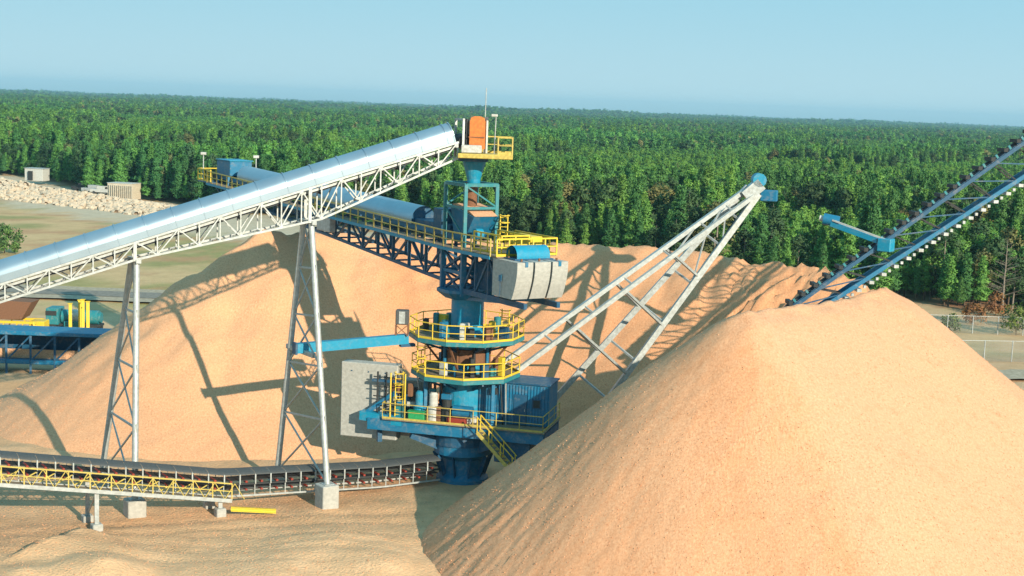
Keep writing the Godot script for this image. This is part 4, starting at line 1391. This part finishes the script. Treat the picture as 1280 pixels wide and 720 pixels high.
func left_yard() -> void:
	# rubble bank along the forest edge
	var mm := MultiMesh.new()
	mm.transform_format = MultiMesh.TRANSFORM_3D
	mm.mesh = rock_mesh()
	var spots := []
	for k in 4200:
		var f := rng.randf()
		var x := lerpf(-152.0, -72.0, f)
		var mid := lerpf(368.0, 296.0, f)
		var w := lerpf(22.0, 12.0, f)
		var o := clampf(rng.randfn() * 0.45, -1, 1)
		var h := (1.0 - absf(o)) * lerpf(3.4, 1.8, f) * (0.7 + 0.5 * n2.get_noise_2d(x, mid)) * rng.randf_range(0.4, 1.0)
		var s := rng.randf_range(0.35, 1.0)
		spots.append(Transform3D(Basis(Vector3(rng.randfn(), rng.randfn(), rng.randfn()).normalized(), rng.randf() * TAU).scaled(Vector3(s, s * 0.8, s)), P(x, mid + o * w, h)))
	mm.instance_count = spots.size()
	for k in spots.size(): mm.set_instance_transform(k, spots[k])
	var rub := MultiMeshInstance3D.new()
	rub.name = "rubble_bank"
	rub.multimesh = mm
	rub.material_override = M.stone
	add_child(rub)
	tag(rub, "pale broken rubble piled along the field below the forest", "rubble", "", "stuff")
	# cream and white containers
	var ax := Vector3(0.98, 0, 0.2)
	var c := thing("shipping_container", "cream box container standing by the rubble bank", "container", P(-91.5, 329.0, 0.2))
	block(c, "container_body", P(-91.5, 329.0, 0.2), ax, 6.2, 4.5, 3.7, M.cream)
	for k in 12: block(c, "wall_rib", P(-94.3 + k * 0.5, 326.72 + k * -0.1, 0.4) , ax, 0.16, 0.12, 3.3, M.cream)
	block(c, "roof_edge", P(-91.5, 329.0, 3.9), ax, 6.4, 4.7, 0.12, M.white)
	c = thing("site_trailer", "small white site trailer with dark door on top of the rubble bank", "trailer", P(-126.5, 366.0, 2.0))
	block(c, "trailer_body", P(-126.5, 372.0, 1.0), ax, 5.2, 3.5, 3.2, M.white)
	block(c, "door", P(-127.6, 369.9, 1.2), ax, 1.4, 0.1, 2.4, M.dark)
	block(c, "roof", P(-126.5, 372.0, 4.2), ax, 5.5, 3.8, 0.15, M.galv)
	for k in 3:
		var vx: float = [-103.5, -100.5, -107.5][k]
		var vd: float = [344.0, 341.0, 349.0][k]
		var v := thing("parked_pickup", ["grey pickup parked beside the cream container", "white pickup parked beside the cream container", "dark pickup parked nearest the white site trailer"][k], "pickup", P(vx, vd, 0.3), "parked pickups")
		var mm2: Material = [M.galv, M.white, M.dark][k]
		block(v, "body", P(vx, vd, 0.75), ax, 5.0, 1.9, 0.75, mm2)
		block(v, "cab", P(vx + 0.3, vd, 1.5), ax, 2.2, 1.7, 0.75, mm2)
		block(v, "windscreen", P(vx + 0.3, vd - 0.05, 1.6), ax, 2.3, 1.5, 0.45, M.dark)
		for s in [[-1.5, -0.85], [1.5, -0.85], [-1.5, 0.85], [1.5, 0.85]]:
			pipe(v, "wheel", P(vx + s[0], vd + s[1] - 0.12, 0.65), P(vx + s[0], vd + s[1] + 0.12, 0.65), 0.38, M.dark)
	for k in 2:
		var p := thing("pallet_stack", ["taller stack of mixed pallets at the rubble bank's low end", "lower stack of mixed pallets at the rubble bank's low end"][k], "pallets", P(-72.0 + k * 2.6, 288.0 - k * 3.0, 0.1), "pallet stacks")
		for j in 4 - k % 2:
			block(p, "pallet", P(-72.0 + k * 2.6, 288.0 - k * 3.0, 0.1 + j * 0.32), ax, 2.2, 1.6, 0.24, [M.white, M.rust, M.cream, M.grating][(k + j) % 4])
	# teal tanker truck
	var tx := -45.2
	var td := 144.6
	var k2 := thing("tank_truck", "teal green truck with a rounded tank behind the yellow posts", "truck", P(tx, td, 0))
	block(k2, "chassis", P(tx, td, 0.75), Vector3.RIGHT, 5.4, 1.5, 0.25, M.dark)
	block(k2, "cab", P(tx - 2.2, td, 0.9), Vector3.RIGHT, 1.3, 2.1, 1.7, M.teal)
	block(k2, "windscreen", P(tx - 2.3, td - 0.02, 1.85), Vector3.RIGHT, 1.15, 2.16, 0.5, M.dark)
	pipe(k2, "tank", P(tx - 1.4, td, 1.65), P(tx + 2.4, td, 1.65), 0.75, M.teal)
	pipe(k2, "tank_band", P(tx - 0.4, td, 1.65), P(tx + 0.5, td, 1.65), 0.78, M.white)
	pipe(k2, "tank_end", P(tx + 2.4, td, 1.65), P(tx + 2.65, td, 1.65), 0.55, M.teal)
	for sx in [-2.1, 0.9, 2.0]:
		for sd in [-0.9, 0.9]:
			var wh := pipe(k2, "wheel", P(tx + sx, td + sd - 0.15, 0.5), P(tx + sx, td + sd + 0.15, 0.5), 0.5, M.dark)
			pipe(wh, "rim", P(tx + sx, td + sd - 0.17, 0.5), P(tx + sx, td + sd + 0.17, 0.5), 0.24, M.galv)
	block(k2, "side_box", P(tx - 0.2, td - 0.85, 0.75), Vector3.RIGHT, 1.6, 0.4, 0.55, M.teal)
	for q in [[-43.6, 141.6, 3.9], [-44.4, 143.2, 3.6], [-42.3, 139.0, 4.1], [-45.2, 142.6, 3.3]]:
		var y := thing("yellow_post", "tall yellow steel post beside the teal truck", "post", P(q[0], q[1], 0), "tall yellow posts")
		bar(y, "shaft", P(q[0], q[1], -0.2), P(q[0], q[1], q[2]), 0.32, 0.32, M.yellow)
		block(y, "cap", P(q[0], q[1], q[2]), Vector3.RIGHT, 0.42, 0.42, 0.08, M.yellow)
	# yellow screening machine and heap
	var s := thing("screening_machine", "yellow framed screening machine with rusty hopper at the yard's edge", "machine", P(-49.0, 139.0, 0))
	for q in [[-2.6, -1.1], [2.6, -1.1], [2.6, 1.1], [-2.6, 1.1]]:
		bar(s, "leg", P(-49.0 + q[0], 137.0 + q[1], 0), P(-49.0 + q[0] * 0.9, 137.0 + q[1], 2.4), 0.22, 0.22, M.yellow)
	for q in [-1.1, 1.1]:
		bar(s, "frame_beam", P(-52.0, 137.0 + q, 1.0), P(-46.0, 137.0 + q, 1.0), 0.2, 0.3, M.yellow)
		bar(s, "frame_beam", P(-52.0, 137.0 + q, 2.3), P(-46.4, 137.0 + q, 2.3), 0.2, 0.24, M.yellow)
		for j in 4: bar(s, "brace", P(-51.5 + j * 1.3, 137.0 + q, 1.0), P(-50.8 + j * 1.3, 137.0 + q, 2.3), 0.1, 0.1, M.yellow)
	var hop := plate(PackedVector2Array([Vector2(-2.4, 0), Vector2(1.6, 0.2), Vector2(2.6, 1.9), Vector2(-0.4, 2.0)]), 2.4)
	part(s, "hopper", hop, M.rust, Transform3D(Basis.IDENTITY, P(-49.5, 137.2, 2.4)))
	bar(s, "feed_conveyor", P(-54.5, 138.5, 3.6), P(-50.4, 138.5, 4.5), 0.7, 0.3, M.dark)
	block(s, "engine_box", P(-46.5, 137.0, 1.1), Vector3.RIGHT, 1.5, 1.6, 1.3, M.yellow)
	# blue conveyor gallery behind the rear pile's foot
	var g := thing("blue_gallery", "low dark blue conveyor gallery with open side panels by the rear pile's foot", "conveyor", P(-47.0, 122.0, 0))
	block(g, "roof", P(-46.5, 123.5, 3.5), Vector3.RIGHT, 22.0, 3.2, 0.35, M.blue)
	block(g, "floor", P(-46.5, 123.5, 0.9), Vector3.RIGHT, 22.0, 3.0, 0.4, M.blue)
	block(g, "back_wall", P(-46.5, 125.0, 1.3), Vector3.RIGHT, 22.0, 0.15, 2.2, M.navy)
	block(g, "belt_side", P(-46.5, 122.9, 1.3), Vector3.RIGHT, 21.5, 0.15, 0.8, M.chips)
	for j in 11:
		bar(g, "post", P(-57.2 + j * 2.14, 122.1, 0.0), P(-57.2 + j * 2.14, 122.1, 3.5), 0.2, 0.2, M.navy)
		if j < 10: bar(g, "brace", P(-57.2 + j * 2.14, 122.1, 1.2), P(-55.1 + j * 2.14, 122.1, 3.4), 0.13, 0.13, M.navy)

# ---------------------------------------------------------------- fences at the right
func fences() -> void:
	fence("chain_link_fence", "pale chain link fence along the orange forest verge", [[46.0, 166.0], [110.0, 168.0]], 2.2)
	fence("chain_link_fence", "chain link fence by the gravel track beside the front pile", [[44.0, 146.0], [90.0, 152.0]], 2.3)
	var bt := thing("bare_tree", "bare brown branching tree at the forest edge behind the fences", "tree", P(66.5, 189.0, 0))
	part(bt, "trunk", trunk_mesh(10.5, 0.16, 70, 3.2), M.grey_bark, Transform3D(Basis.IDENTITY, P(66.5, 189.0, -0.2)))
	var lb := thing("bush", "large dark green bush standing alone in the straw field", "bush", P(-77.5, 213.0, 0))
	part(lb, "foliage", broad_crown(5.2, 2.6, 34, 60, 0.26, Color(0.05, 0.11, 0.03), Color(0.12, 0.22, 0.05)), M.foliage, Transform3D(Basis.IDENTITY, P(-77.5, 213.0, -0.8)))
	part(lb, "stem", trunk_mesh(4.0, 0.1, 12, 1.6), M.bark, Transform3D(Basis.IDENTITY, P(-77.5, 213.0, -0.2)))
	for q in [[60.5, 166.5, 1.5, 0], [64.0, 172.0, 1.3, 0], [58.0, 175.0, 1.1, 1], [69.0, 176.0, 1.4, 0], [63.5, 183.0, 1.3, 1], [53.0, 168.0, 0.9, 0]]:
		var hi := Color(0.16, 0.20, 0.04) if q[3] == 0 else Color(0.34, 0.15, 0.05)
		var lo := Color(0.06, 0.11, 0.025) if q[3] == 0 else Color(0.22, 0.09, 0.04)
		var label: String = "low leafy green bush beside the chain link fences" if q[3] == 0 else "low orange brown bush at the forest edge"
		var b := thing("bush", label, "bush", P(q[0], q[1], 0), "green bushes by the fences" if q[3] == 0 else "orange brown bushes")
		var xf := Transform3D(Basis.IDENTITY, P(q[0], q[1], -0.3))
		part(b, "foliage", broad_crown(2.6 * q[2], 1.5 * q[2], 22, 34, 0.22, lo, hi), M.foliage, xf)
		part(b, "stem", trunk_mesh(2.0 * q[2], 0.06, 10, 1.2), M.bark, xf)

func fence(called: String, label: String, pts: Array, h: float) -> void:
	var a := P(pts[0][0], pts[0][1], 0)
	var b := P(pts[1][0], pts[1][1], 0)
	var t := thing(called, label, "fence", a)
	var n := int(a.distance_to(b) / 3.0)
	for k in n + 1:
		var p := a.lerp(b, float(k) / n)
		pipe(t, "post", p - Vector3(0, 0.2, 0), p + Vector3(0, h, 0), 0.06, M.galv)
	pipe(t, "top_rail", a + Vector3(0, h - 0.05, 0), b + Vector3(0, h - 0.05, 0), 0.03, M.galv)
	# wire mesh as thin crossing wires, joined
	var st := SurfaceTool.new()
	st.begin(Mesh.PRIMITIVE_TRIANGLES)
	var dir := (b - a).normalized()
	var l := a.distance_to(b)
	var x := 0.0
	while x < l - h:
		taper(st, a + dir * x, a + dir * (x + h) + Vector3(0, h - 0.1, 0), 0.006, 0.006, 3)
		taper(st, a + dir * (x + h), a + dir * x + Vector3(0, h - 0.1, 0), 0.006, 0.006, 3)
		x += 0.16
	st.generate_normals()
	var m := part(t, "wire_mesh", st.commit(), M.galv)
	m.set_meta("kind", "stuff")
